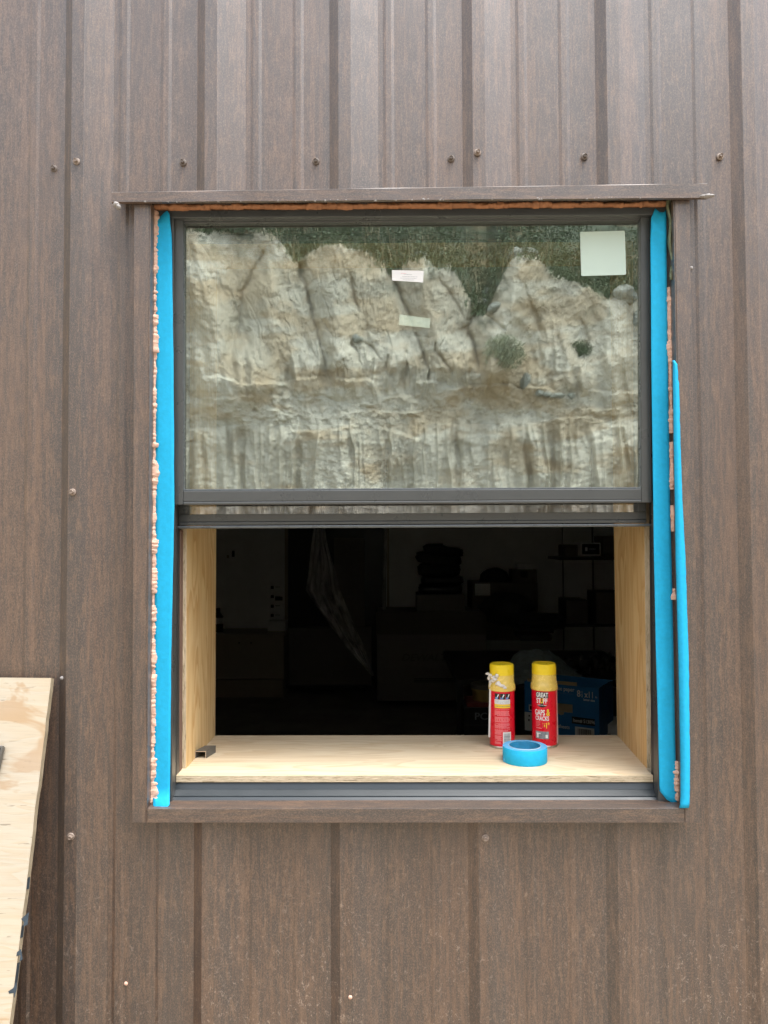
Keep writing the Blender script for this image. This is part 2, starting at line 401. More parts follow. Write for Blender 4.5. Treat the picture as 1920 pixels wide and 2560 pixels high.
for (u, v, rib, pale) in ((135, 422, 0, 0), (187, 399, 1, 1), (458, 407, 0, 0), (790, 404, 0, 0), (1128, 397, 0, 0), (1195, 376, 1, 1),
                         (1461, 392, 0, 0), (1800, 392, 0, 1), (177, 1230, 1, 1), (173, 2095, 1, 1), (1215, 2099, 1, 1)):
    p = P(u, v, -0.028 if rib else -0.001)
    p.y = yprof(p.x) - 0.0006
    o = bpy.data.objects.new('screw', sm2 if pale else sm1); o.location = p; o.rotation_euler = (R_(random.uniform(-6, 6)), R_(random.uniform(0, 60)), R_(random.uniform(-6, 6)))
    o.scale = (1.15, 1.15, 1.15); link(o, wall)

# trim pieces of the opening
YT = -0.036
def vtrim(px, inner_dx):
    m = MB(); m.slab(px, YT, YT + 0.004)
    a, b = (1, 2) if inner_dx > 0 else (0, 3)
    p0, p1 = P(*px[a], YT), P(*px[b], YT)
    d = Vector((0.003 * inner_dx, 0, 0)); bk = Vector((0, 0.062, 0)); e = Vector((0, 0.001, 0))
    m.hexa([p0 + e, p0 + d + e, p1 + d + e, p1 + e], [p0 + bk, p0 + d + bk, p1 + d + bk, p1 + bk]); return m
vtrim([(335, 505), (373, 505), (364, 2057), (330, 2057)], 1).build('side_trim', M_TRIMV, wall, bevel=0.0008)
vtrim([(1687, 495), (1724, 495), (1750, 2057), (1713, 2057)], -1).build('side_trim', M_TRIMV, wall, bevel=0.0008)
m = MB(); m.slab([(368, 2022), (1711, 2021), (1711, 2057), (368, 2057)], YT - 0.002, YT + 0.003)
a, b = P(368, 2022, YT), P(1711, 2021, YT)
m.hexa([a + Vector((0, -.0015, .0)), b + Vector((0, -.0015, .0)), b + Vector((0, -.0015, -.003)), a + Vector((0, -.0015, -.003))],
       [a + Vector((0, .05, .004)), b + Vector((0, .05, .004)), b + Vector((0, .05, .001)), a + Vector((0, .05, .001))])
m.build('sill_trim', M_TRIMH, wall, bevel=0.0008)
# head flashing, a bent sheet a little out of level
YH = -0.048
A, B = P(279, 482, YH), P(1768, 460, YH); A2, B2 = P(281, 505, YH), P(1766, 494, YH)
zA = A.z - A2.z; zB = B.z - B2.z
def hrow(c, zz): 
    return [Vector((c.x, 0.0, c.z + 0.014)), Vector((c.x, YH + 0.002, c.z + 0.0015)), Vector((c.x, YH, c.z)), Vector((c.x, YH, c.z - zz)), Vector((c.x, YH + 0.006, c.z - zz - 0.001))]
rows = [[Vector(p).lerp(Vector(q), t) + Vector((0, 0.0012 * mnoise.noise(Vector((t * 9, i, 0))), 0.0008 * mnoise.noise(Vector((t * 12, i, 5))))) for i, (p, q) in enumerate(zip(hrow(A, zA), hrow(B, zB)))] for t in np.linspace(0, 1, 40)]
head = grid(rows).build('head_flashing', M_TRIMH, wall, solid=0.0016)
# lumps of caulk and foam droplets (bodies = noisy little balls)
def blob(m, c, r, seed=0, sub=2, amp=0.25, freq=1.6):
    bm = bmesh.new(); bmesh.ops.create_icosphere(bm, subdivisions=sub, radius=1)
    vs = []
    for v in bm.verts:
        n = mnoise.noise(v.co * freq + Vector((seed * 3.1, seed * 1.7, seed))) * amp + mnoise.noise(v.co * freq * 3 + Vector((seed, 0, 9))) * amp * 0.45
        q = v.co * (1 + n); vs.append((c[0] + q.x * r[0], c[1] + q.y * r[1], c[2] + q.z * r[2]))
    m.add(vs, [tuple(v.index for v in f.verts) for f in bm.faces]); bm.free()
m = MB()
for (u, v, r, s) in ((291, 512, 0.007, 1), (296, 518, 0.006, 2)): blob(m, P(u, v, -0.06), (r, r * 1.2, r), s)
for (u, v, r, s) in ((1758, 491, 0.006, 4), (1768, 491, 0.008, 5), (1777, 490, 0.006, 6)): blob(m, P(u, v, -0.07), (r * 1.4, r, r * 0.55), s)
m.build('caulk', M_CAULK, wall, smooth=True)
m = MB()
for i in range(46):
    t = random.random() ** 0.8
    c = A2.lerp(B2, t); blob(m, (c.x, YH + 0.001, c.z + random.uniform(-0.001, 0.002)), (random.uniform(0.0012, 0.0042), 0.0022, random.uniform(0.0012, 0.0028)), i, 1)
m.build('caulk_bead', M_CAULK, wall, smooth=True)
m = MB()      # smeared sealant along the sill and the left trim
pts = [(u, 2013 + 2.0 * math.sin(u * 0.021) + random.uniform(-1, 1)) for u in range(395, 1655, 9)]
for (u, v), (u2, v2) in zip(pts, pts[1:]): m.bar(P(u, v, 0.0), P(u2, v2, 0.0), 0.006, random.uniform(0.003, 0.007))
for v in range(1180, 2010, 14): m.bar(P(374 + random.uniform(-1, 1) - v * 0.0045 + 5, v, -0.012), P(374 - v * 0.0045 + 5, v + 14, -0.012), random.uniform(0.001, 0.003), 0.004)
m.build('sealant_smear', M_CAULK, wall)
# small foam crumb stuck on the wall
for (u, v) in ((315, 2459), (877, 2482), (158, 1694), (1728, 670)):
    m = MB(); p = P(u, v, -0.002); blob(m, (p.x, yprof(p.x) - 0.002, p.z), (0.0045, 0.003, 0.0045), u, 2)
    m.build('foam_crumb', M_FOAML if v > 2000 else M_CAULK, wall, smooth=True)

# ------------------------------------------------------------------ the window
wc = P(1025, 2010, 0.04)
win = thing('hung_window', 'dark bronze sash window with its upper pane reflecting a bluff', 'window', wc)
def part(name, polys, mat=M_FRAME, parent=win, bevel=0.0012):
    m = MB()
    for px, yf, yb in polys: m.slab(px, yf, yb)
    return m.build(name, mat, parent, bevel=bevel)
fr = part('frame', [
    ([(391, 526), (1668, 518), (1668, 537), (391, 545)], 0.0, 0.12),                       # head
    ([(391, 545.5), (434, 545.5), (430, 2011), (384, 2011)], 0.001, 0.03),                  # left jamb
    ([(1631, 537.5), (1668, 537.5), (1690, 2011), (1646, 2011)], 0.001, 0.03),              # right jamb
])
part('jamb_track', [([(420, 560), (444, 560), (441, 1975), (415, 1975)], 0.036, 0.06), ([(1626, 560), (1650, 560), (1662, 1975), (1637, 1975)], 0.036, 0.06),
     ([(430, 560), (461, 560), (457, 1960), (430, 1960)], 0.087, 0.10), ([(1619, 560), (1650, 560), (1660, 1960), (1633, 1960)], 0.087, 0.10)], M_FRAMED)
part('weather_strip', [([(446, 1325), (452, 1325), (449, 1950), (443, 1950)], 0.062, 0.084)], M_BROWNSTRIP)
prs = [(1950, .045), (1951, .040), (1973, .031), (1975, .029), (1990, .016), (1991, .0165), (1993, .012), (2008, .003), (2011, .002), (2016, .004)]
m = grid([[P(u, v, y) for u in (429, 1646)] for v, y in prs]); a_, b_ = P(429, 2016, .004), P(1646, 2016, .004); c_, d_ = P(429, 1950, .045), P(1642, 1950, .045)
m.hexa([c_ + Vector((0, .001, -.002)), d_ + Vector((0, .001, -.002)), b_ + Vector((0, .06, 0)), a_ + Vector((0, .06, 0))], [Vector((c_.x, .12, c_.z - .002)), Vector((d_.x, .12, d_.z - .002)), Vector((b_.x, .12, b_.z)), Vector((a_.x, .12, a_.z))])
m.build('sill_frame', plain('bronze_sill', (0.024, 0.032, 0.038), 0.36, 0.05, 12, spec=0.5, bump=0), win)  # blue sky sheen put into the dark sill colour
us = tag(bpy.data.objects.new('upper_sash', None)); us.location = P(1030, 1262, 0.02); link(us, win)
def sub(name, polys, mat=M_FRAME, parent=us, bevel=0.0015): return part(name, polys, mat, parent, bevel)
sub('stile', [([(434, 546), (458, 546), (457.5, 1262), (436, 1262)], 0.012, 0.045)])
sub('stile', [([(1602, 538), (1625, 538), (1630, 1256.5), (1604, 1256.5)], 0.012, 0.045)])
sub('top_rail', [([(458.3, 546), (1601.7, 538), (1601.7, 545), (458.3, 552)], 0.0125, 0.045), ([(458.3, 552.3), (1601.7, 545.3), (1601.7, 550), (458.3, 558)], 0.019, 0.045)])
sub('bottom_rail', [([(457.8, 1227), (1603.7, 1221.5), (1603.9, 1249), (457.8, 1254.5)], 0.0125, 0.045), ([(457.8, 1254.8), (1603.9, 1249.3), (1603.9, 1256.5), (457.8, 1262)], 0.0105, 0.045)])
sub('glazing_bead', [([(458, 1223), (1603.6, 1217.8), (1603.6, 1221.2), (458, 1226.7)], 0.0155, 0.03), ([(458.3, 558), (460.5, 558), (460, 1224), (457.8, 1224)], 0.0155, 0.03), ([(1600, 550), (1601.8, 550), (1603.6, 1219), (1601, 1219)], 0.0155, 0.03)], M_GASKET, bevel=0.0005)
sub('glass_pane', [([(455, 549), (1606, 541), (1608, 1225), (455, 1231)], 0.024, 0.026)], M_GLASS, bevel=0)
ls = tag(bpy.data.objects.new('lower_sash', None)); ls.location = P(1030, 1322, 0.06); link(ls, win)
sub('stile', [([(447, 552), (467, 552), (466, 1285.7), (447, 1285.7)], 0.052, 0.082)], parent=ls)
sub('stile', [([(1592, 552), (1612, 552), (1616, 1279.7), (1594, 1279.7)], 0.052, 0.082)], parent=ls)
sub('top_rail', [([(467.3, 560), (1591.7, 553), (1591.7, 578), (467.3, 585)], 0.052, 0.082), ([(467.3, 585.3), (1591.7, 578.3), (1591.7, 596), (467.3, 603)], 0.062, 0.082)], parent=ls)
sub('bottom_rail', [([(447, 1286), (1616, 1280), (1616, 1299), (447, 1305)], 0.050, 0.082), ([(447, 1306), (1616, 1300), (1616, 1307), (447, 1313)], 0.047, 0.082), ([(447, 1304.9), (1616, 1298.9), (1616, 1300.5), (447, 1306.5)], 0.053, 0.082)], parent=ls)
sub('gasket', [([(437, 1314.5), (1628, 1309), (1628, 1316), (437, 1321.5)], 0.044, 0.08)], M_GASKET, parent=ls, bevel=0.002)
sub('glass_pane', [([(462, 556), (1597, 549), (1600, 1283), (462, 1289)], 0.066, 0.068)], M_GLASS2, parent=ls, bevel=0)

# stickers on the glass
lab = thing('paper_label', 'small white oblong paper label on the upper pane, the upper of two', 'label', P(1020, 706, 0.0235))
m = MB(); m.slab([(980, 675), (1059, 677), (1058, 706), (980, 701)], 0.0232, 0.0237); m.build('paper', M_LABEL, lab)
for r_, (u0, u1, dv) in enumerate(((1003, 1016, 6), (1010, 1030, 9), (1006, 1044, 14), (1001, 1040, 18), (1008, 1036, 22))):
    u = u0; m = MB()
    while u < u1:
        l_ = random.uniform(1.5, 4); vv = 676 + dv + (u - 980) * 0.03
        m.slab([(u, vv), (u + l_, vv + .05), (u + l_, vv + 0.9), (u, vv + 0.9)], 0.0230, 0.02315); u += l_ + random.uniform(0.8, 2)
    m.build('print_line', M_GREYP if r_ else M_REDLIGHT, lab)
m = MB(); m.slab([(999, 786), (1076, 796), (1074, 820), (997, 812)], 0.0263, 0.0268)
tag(m.build('paper_label', M_MINT), 'pale green tinted oblong label behind the pane, just below the white label', 'label')
def rounded(u0, v0, u1, v1, skew, r=6, n=5):
    pts = []
    for cx, cy, a0 in ((u1 - r, v0 + r, -90), (u1 - r, v1 - r, 0), (u0 + r, v1 - r, 90), (u0 + r, v0 + r, 180)):
        for i in range(n + 1):
            a = R_(a0 + 90 * i / n); x = cx + r * math.cos(a); y = cy + r * math.sin(a)
            pts.append((x + (y - v0) * skew[0], y + (x - u0) * skew[1]))
    return pts
m = MB(); m.slab(rounded(1450, 580, 1562, 690, (0.03, -0.03), 3.5), 0.0232, 0.0237)  # green cast of the pane put into the colour, sheet set outside the glass
tag(m.build('square_sticker', plain('pane_tinted_sticker', (0.60, 0.74, 0.66), 0.5, 0.01, 30, bump=0)), 'large square pale sticker, green glass tint in its colour, in the upper right corner of the pane', 'sticker')

# ------------------------------------------------------------------ plywood lining of the opening
pw = thing('plywood_lining', 'new pine plywood box lining the open lower half of the window', 'window lining', P(1030, 1945, 0.2))
zs = (P(538, 1838, 0.39).z + P(1545, 1838, 0.39).z) / 2
xa, xb = P(440, 1932, 0.034).x, P(1633, 1928, 0.034).x
YF, YBK = 0.034, 0.39
m = MB(); m.add([(x, y, z) for z in (zs - 0.0155, zs) for x, y in ((xa, YF + .0006), (xb, YF + .0006), (xb, .084), (xb + .05, .088), (xb + .05, YBK), (xa - .03, YBK), (xa - .03, .088), (xa, .084))], [(7, 6, 5, 4, 3, 2, 1, 0), (8, 9, 10, 11, 12, 13, 14, 15)] + [(i, (i + 1) % 8, 8 + (i + 1) % 8, 8 + i) for i in range(8)]); sill = m.build('sill_board', M_PLYSILL, pw, bevel=0.0006)
m = MB(); m.box(xa + 0.0005, xb - 0.0005, YF, YF + 0.0006, zs - 0.015, zs - 0.0005); m.build('sill_edge', M_EDGEX, pw)
zt = P(1000, 560, 0.09).z
def jamb(bf, tf, bb, tb, sgn):
    a, b = P(*tf, 0.086), P(*bf, 0.086); c, d = P(*tb, YBK), P(*bb, YBK)
    a.z = c.z = zt; b.z = d.z = zs
    o = Vector((0.018 * sgn, 0, 0)); e = Vector((0, 0.0006, 0))
    m = MB(); m.hexa([a + o + e, a + e, b + e, b + o + e], [c + o, c, d, d + o]); m.build('side_board', M_PLYJAMB, pw)
    m = MB(); q = Vector((0.0004 * sgn, 0, 0)); m.hexa([a + o, a + q, b + q, b + o], [a + o + e, a + q + e, b + q + e, b + o + e]); m.build('side_edge', M_EDGEZ, pw)
jamb((465, 1920), (470, 560), (538, 1838), (544, 600), -1)
jamb((1617, 1920), (1602, 560), (1543, 1838), (1523, 600), 1)
m = MB(); m.box(P(470, 560, .1).x - .018, P(1600, 560, .1).x + .018, 0.087, YBK, zt + .0005, zt + 0.018); m.build('head_board', M_PLYJAMB, pw)

# ------------------------------------------------------------------ foam beads
def foam(path, r, seed, mat, name, label, gaps=()):
    (u0, v0), (u1, v1) = path; rgn = random.Random(seed); L = math.hypot(u1 - u0, v1 - v0) * 0.0009
    cuts = [0.0]
    while cuts[-1] < L: cuts.append(cuts[-1] + rgn.choice((0.010, 0.016, 0.024, 0.034, 0.05)) * rgn.uniform(0.7, 1.2))
    sz = [rgn.uniform(0.82, 1.22) for _ in cuts]; of = [rgn.uniform(-1, 1) for _ in cuts]
    rows = []; runs = []; n = int(L / 0.0014)
    vert = abs(v1 - v0) > abs(u1 - u0)
    for i in range(n + 1):
        t = i / n; d = t * L; k = max(j for j in range(len(cuts)) if cuts[j] <= d); k2 = min(k + 1, len(cuts) - 1)
        f = (d - cuts[k]) / max(1e-6, cuts[k2] - cuts[k]) if k2 > k else 0.5
        lump = 0.86 + 0.14 * max(0.0, 4 * f * (1 - f)) ** 0.35
        u, v = u0 + (u1 - u0) * t, v0 + (v1 - v0) * t
        if any(a < v < b for a, b in gaps):
            if rows: runs.append(rows); rows = []
            continue
        c = P(u, v, 0.004); row = []
        for q in range(17):
            a = 2 * math.pi * (q % 16) / 16
            w_ = mnoise.noise(Vector((d * 55, math.cos(a) * 1.8 + seed, math.sin(a) * 1.8))) * 0.28 + mnoise.noise(Vector((d * 200, math.cos(a) * 4 + seed, math.sin(a) * 4))) * 0.22
            rr_ = lump * sz[k] * (1 + w_)
            du = (r[0] if vert else r[1]) * rr_ * math.cos(a) + of[k] * 0.0012; dy = 0.013 * rr_ * math.sin(a)
            row.append(Vector((c.x + du, c.y + dy, c.z)) if vert else Vector((c.x, c.y + dy, c.z + du)))
        rows.append(row)
    if rows: runs.append(rows)
    t_ = thing(name, label, 'foam', P((u0 + u1) / 2, (v0 + v1) / 2, 0.004))
    for rw in runs:
        if len(rw) > 3:
            rw = [[sum(rw[0], Vector()) / 17] * 17] + rw + [[sum(rw[-1], Vector()) / 17] * 17]
            grid(rw).build('foam_run', mat, t_, smooth=True)
    return t_
foam(((388, 520), (1668, 513)), (0, 0.0068), 3, M_FOAM, 'foam_bead', 'orange foam bead squeezed above the window head under the flashing')
foam(((387, 530), (380, 2010)), (0.0125, 0), 200, M_FOAML, 'foam_bead', 'pale orange foam bead left of the left blue tape strip')
foam(((1673, 720), (1693, 2000)), (0.0105, 0), 400, M_FOAML, 'foam_bead', 'broken orange foam bead between the two right blue tape strips', gaps=((1085, 1105), (1225, 1262), (1330, 1470), (1500, 1900)))
# peeling flashing tape at the upper right corner
rows = []
for v in np.linspace(492, 700, 26):
    uc = 1671 + (v - 492) * 0.045 + 2.5 * math.sin(v * 0.07)
    rows.append([P(uc + du, v, yy + 0.003 * math.sin(v * .11 + du)) for du, yy in ((-5, -0.004), (-2, -0.018), (2, -0.022), (6, -0.01))])
tag(grid(rows).build('flashing_tape', M_MOSS, solid=0.001, smooth=True), 'crumpled greenish strip of flashing tape at the upper right window corner', 'flashing tape')

# ------------------------------------------------------------------ blue tape strips
def strip(rows_fn, name, label, nv=60, nu=7):
    rows = [[rows_fn(t, s) for s in np.linspace(0, 1, nu)] for t in np.linspace(0, 1, nv)]
    return tag(grid(rows).build(name, M_TAPE, smooth=True, solid=0.0003), label, 'tape', 'blue masking tape on the window')
def interp(x, tab):
    return [float(np.interp(x, [r[0] for r in tab], [r[k] for r in tab])) for k in range(1, len(tab[0]))]
LT = [(526, 391, 424), (548, 391, 424), (600, 390, 430), (700, 390, 431), (940, 390, 434), (1260, 389, 436), (1400, 388, 433), (1640, 386, 428), (1900, 384, 426), (2011, 382, 424), (2022, 384, 422)]
def lt(t, s):
    top = float(np.interp(s, [0, .3, .6, .82, 1], [547, 541, 531, 526, 536]))
    bot = float(np.interp(s, [0, .15, .5, .9, 1], [2014, 2019, 2021, 2019, 2012]))
    v = top + (bot - top) * t; uL, uR = interp(v, LT)
    u = uL + (uR - uL) * s + 0.8 * mnoise.noise(Vector((v * 0.02, s * 2, 4)))
    y = -0.0040 + 0.0012 * mnoise.noise(Vector((s * 2, v * 0.006, 0))) + 0.0006 * mnoise.noise(Vector((s * 7, v * 0.03, 3)))
    u += (s > .99 or s < .01) * 0.8 * mnoise.noise(Vector((v * 0.11, s, 9)))
    if v > 1996: y -= (v - 1996) * 0.0010
    if v < 570: y -= (570 - v) * 0.00018 * s
    return P(u, v, y)
strip(lt, 'masking_tape', 'blue masking tape strip down the left window jamb')
RT = [(518, 1633, 1665), (545, 1628, 1666), (600, 1626, 1666), (700, 1627, 1667), (900, 1628, 1670), (1250, 1633, 1675), (1400, 1635, 1679), (1640, 1640, 1684), (1850, 1646, 1688), (1975, 1649, 1691), (2011, 1656, 1693)]
def rt(t, s):
    top = float(np.interp(s, [0, .15, .45, .8, 1], [545, 520, 529, 532, 524]))
    bot = float(np.interp(s, [0, .3, .7, 1], [1978, 1998, 2008, 2012]))
    v = top + (bot - top) * t; uL, uR = interp(v, RT)
    u = uL + (uR - uL) * s
    y = -0.0045 + 0.0016 * mnoise.noise(Vector((s * 3, v * 0.012, 7)))
    if v < 600: y -= 0.004 * math.exp(-((v - 560 - s * 30) / 9) ** 2)
    return P(u, v, y)
strip(rt, 'masking_tape', 'inner of the two blue masking tape strips on the right window jamb', nv=110)
OT = [(901, 1681, 1686), (904, 1681, 1691), (910, 1682, 1693), (935, 1682, 1695.5), (948, 1682, 1695), (955, 1682, 1697.5), (1000, 1683, 1699), (1100, 1684, 1701), (1250, 1687, 1706), (1400, 1689, 1714), (1500, 1692, 1717), (1650, 1696, 1722), (1900, 1701, 1725), (1990, 1701, 1724.5), (2010, 1700, 1724), (2020, 1698, 1722)]
def ot(t, s):
    v = 901 + (2020 - 901) * t ** 1.0; uL, uR = interp(v, OT)
    u = uL + (uR - uL) * s
    u += 1.0 * s * mnoise.noise(Vector((v * 0.05, 2, 9)))
    y = -0.0385 - 0.007 * math.sin(s * 3.0) - 0.001 * math.sin(v * 0.01 + s * 2)
    return P(u, v, y)
strip(ot, 'masking_tape', 'outer blue masking tape strip standing loose along the right brown trim', nv=120)
m = MB(); m.slab([(1686, 1938), (1691, 1930), (1693, 2006), (1684, 2008), (1682, 1975)], -0.0065, -0.006)

# ------------------------------------------------------------------ things on the sill
ZS = zs
def onsill(u, v):
    """floor point of the sill top seen at pixel u,v"""
    d = RM @ Vector(((u - 960) / F, -(v - 1280) / F, -1.0)); t = (ZS - CAM.z) / d.z
    return CAM + d * t
def can(u, vb, label):
    p = onsill(u, vb); r = 0.0325; p.y += r * 0.96; p.x *= (p.y - CAM.y) / (p.y - r * 0.96 - CAM.y)
    dist = p.y - CAM.y; H = 0.2125 * dist / 2.0
    t = thing('spray_can', label, 'can', p, 'foam cans on the sill')
    s = H / 0.2125
    MB().lathe([(0, .0005), (.030, .0005), (.0325, .0008), (.0332, .003), (.0328, .0055), (.0322, .0062)], p, 56).build('bottom_rim', M_STEEL, t, auto=True)
    MB().lathe([(.0320, .0062), (.0322, .008), (.0322, .142), (.0316, .1455)], p, 72).build('can_body', M_RED, t, auto=True)
    MB().lathe([(.0318, .1445), (.0345, .146), (.0348, .153), (.0340, .160), (.0318, .163), (.0310, .186)], p, 64).build('cap_skirt', M_YELLOW2, t, auto=True)
    MB().lathe([(.0312, .1855), (.0308, .207), (.0302, .2105), (.0285, .2122), (.026, .2124), (.0255, .2118), (0, .2118)], p, 64).build('cap', M_YELLOW, t, auto=True)
    return t, p
def on_can(p, r, face):
    """map flat label coordinates (x across, z up) on to the can facing angle face"""
    def fn(x, y, rr=r):
        a = -math.pi / 2 + face + x / rr
        return Vector((p.x + rr * math.cos(a), p.y + rr * math.sin(a), p.z + y))
    return fn
def patch(fn, x0, x1, z0, z1, n=8, dr=0.0):
    rows = [[fn(x0 + (x1 - x0) * i / n, z) for i in range(n + 1)] for z in (z0, z1)]
    return grid(rows)
cl, pl = can(1256, 1873, 'foam can showing its instructions and barcode, milky straw on its left side')
cr, pr = can(1362, 1871, 'foam can with its front label showing, right of the other one')
LR = 0.03235
# right can: front label, turned left
rf = on_can(pr, LR, -0.38)
m = MB(); n_ = 28; cx_, cz_ = 0.000, 0.123
vs = [rf(cx_, cz_)] + [rf(cx_ + 0.0185 * math.cos(2 * math.pi * k / n_), cz_ + 0.0195 * math.sin(2 * math.pi * k / n_)) for k in range(n_)]
m.add(vs, [(0, 1 + k, 1 + (k + 1) % n_) for k in range(n_)]); m.build('black_disc', M_BLACK, cr)
m = patch(rf, -0.0165, 0.0165, 0.1275, 0.1425); m.build('black_block', M_BLACK, cr)
rf2 = on_can(pr, LR + 0.0002, -0.38)
def tx(s, fn, x, z, size, mat, par, off=0.0006, xs=0.8, align='CENTER'):
    return text(s, 'lettering', mat, par, lambda a, b: fn(x + a, z + b), size, off, align, 0, xs)
tx('GREAT', rf2, 0, 0.1295, 0.0165, M_WHITE, cr, 0.0008, 0.62)
tx('ST', rf2, -0.0088, 0.1145, 0.0175, M_WHITE, cr, 0.0009, 0.66)
tx('U', rf2, -0.0005, 0.1145, 0.0175, M_YPRINT, cr, 0.0009, 0.62)
tx('FF', rf2, 0.0085, 0.1145, 0.0175, M_WHITE, cr, 0.0009, 0.68)
tx('insulating foam sealant', rf2, 0, 0.1085, 0.0032, M_WHITE, cr, 0.0001, 0.8)
tx('GAPS', rf2, -0.0065, 0.0835, 0.020, M_WHITE, cr, 0.0009, 0.58)
tx('&', rf2, 0.0155, 0.0835, 0.023, M_YPRINT, cr, 0.0010, 0.62)
tx('CRACKS', rf2, -0.0005, 0.0705, 0.0155, M_WHITE, cr, 0.0007, 0.62)
for i, wd in enumerate((0.013, 0.011, 0.0125, 0.009)): patch(rf2, -0.0175, -0.0175 + wd, 0.0655 - i * 0.0032, 0.0667 - i * 0.0032, 4).build('print_line', M_REDLIGHT, cr)
patch(rf2, -0.0175, -0.001, 0.0495, 0.0518, 5).build('print_line', M_REDLIGHT, cr)
patch(rf2, 0.0012, 0.0017, 0.050, 0.067, 1).build('divider', M_REDLIGHT, cr)
tx('FILLS UP TO', rf2, 0.0060, 0.062, 0.0022, M_YPRINT, cr, 0.0001, 0.9)
tx('8', rf2, 0.0062, 0.0545, 0.008, M_YPRINT, cr, 0.0005, 0.7)
tx('1"', rf2, 0.0135, 0.0515, 0.0185, M_YPRINT, cr, 0.0009, 0.7)
patch(rf2, -0.0185, 0.017, 0.0235, 0.0425).build('photo_print', M_GREYP, cr)
rf3 = on_can(pr, LR + 0.0004, -0.38)
patch(rf3, -0.0150, -0.0095, 0.026, 0.038, 3).build('photo_figure', M_WHITE, cr); patch(rf3, -0.0165, -0.004, 0.036, 0.0385, 3).build('photo_figure', M_WHITE, cr)
patch(rf3, 0.0085, 0.0145, 0.026, 0.0345, 3).build('photo_figure', M_MINT, cr)
rfs = on_can(pr, LR + 0.0003, 0)
m = MB()
for k in range(9):
    z0 = 0.010 + k * 0.0148; fnx = on_can(pr, LR + 0.0006 + 0.0003 * (k % 2), 0)
    m2 = patch(fnx, 0.0305, 0.0395, z0, z0 + 0.0152, 3); m.add(m2.v, m2.f)
m.build('clear_tape', M_REDLIGHT, cr)
m2 = patch(rfs, 0.006, 0.034, 0.1345, 0.1425, 6); 
a_ = R_(-4); m = MB(); m.bar((pr.x + 0.0345, pr.y + 0.006, ZS + 0.0015), (pr.x + 0.0325, pr.y + 0.006, ZS + 0.165), 0.004, 0.004); m.build('straw', M_STRAW, cr, bevel=0.0015)
# left can: back label
lf = on_can(pl, LR, -0.12)
for i in range(3):
    patch(lf, -0.0195 + i * 0.0140, -0.0065 + i * 0.0140, 0.1255, 0.1405, 3).build('instruction_picture', M_BLACK, cl)
    f2 = on_can(pl, LR + 0.0002, -0.12); x = -0.0195 + i * 0.014
    patch(f2, x + 0.001, x + 0.008, 0.126, 0.131, 2).build('picture_detail', M_PRINTBLUE, cl)
    m = MB(); m.add([f2(x + .004, .1275), f2(x + .006, .127), f2(x + .0115, .1375), f2(x + .009, .139)], [(0, 1, 2, 3)]); m.build('picture_detail', M_WHITE, cl)
patch(lf, -0.0205, 0.0215, 0.1135, 0.1250).build('white_panel', M_WHITE, cl)
patch(lf, -0.0205, 0.0215, 0.1035, 0.1130).build('yellow_band', M_YPRINT, cl)
f2 = on_can(pl, LR + 0.0002, -0.12)
for i in range(3):
    m = MB(); x = -0.019
    while x < 0.019:
        l_ = random.uniform(.001, .004); q = patch(f2, x, x + l_, .1155 + i * .003, .1167 + i * .003, 1); m.add(q.v, q.f); x += l_ + .0008
    m.build('print_line', M_GREYP, cl)
m = MB(); x = -0.018
while x < 0.019:
    l_ = random.uniform(.001, .004); q = patch(f2, x, x + l_, .1062, .1095, 1); m.add(q.v, q.f); x += l_ + .001
m.build('print_line', M_TAN, cl)
z = 0.1005; i = 0
while z > 0.014:
    xr = 0.0205 - (0.012 * random.random() if i % 5 in (3, 4) else 0.002 * random.random())
    xl = -0.0205 + (0.010 * random.random() if i % 9 == 7 else 0)
    if z < 0.045: xr = min(xr, -0.001 - 0.004 * random.random())
    q = patch(lf, xl, xr, z - 0.00135, z, 6); q.build('print_line', M_REDLIGHT, cl)
    z -= 0.00195 if i % 7 else 0.0040
    i += 1
patch(lf, 0.001, 0.0235, 0.009, 0.043, 5).build('barcode_panel', M_WHITE, cl)
z = 0.012; m = MB()
while z < 0.040:
    h_ = random.choice((.0005, .0008, .0014)); q = patch(f2, 0.0035, 0.0205, z, z + h_, 4); m.add(q.v, q.f); z += h_ + random.choice((.0006, .0009))
m.build('barcode', M_GREYP, cl)
m = MB(); m.bar((pl.x - 0.0345, pl.y - 0.008, ZS + 0.024), (pl.x - 0.0315, pl.y - 0.012, ZS + 0.150), 0.005, 0.005); m.build('straw', M_STRAW, cl, bevel=0.002)
m = MB()
for i, (dx, dz, rx, rz) in enumerate(((-.037, .187, .006, .003), (-.031, .184, .006, .004), (-.033, .176, .005, .006), (-.031, .166, .004, .007), (-.024, .181, .006, .004), (-.017, .186, .005, .005), (-.025, .172, .006, .005), (-.014, .167, .007, .005), (-.004, .161, .007, .004), (.003, .156, .005, .0035), (-.032, .157, .003, .008), (-.021, .176, .006, .004), (-.010, .163, .006, .004))):
    yy = -math.sqrt(max(0, 0.033 ** 2 - min(abs(dx), .0325) ** 2)) - 0.002
    blob(m, (pl.x + dx, pl.y + yy, ZS + dz), (rx, 0.003, rz), i, 2, 0.4)
m.build('dried_residue', M_RESIDUE, cl, smooth=True)

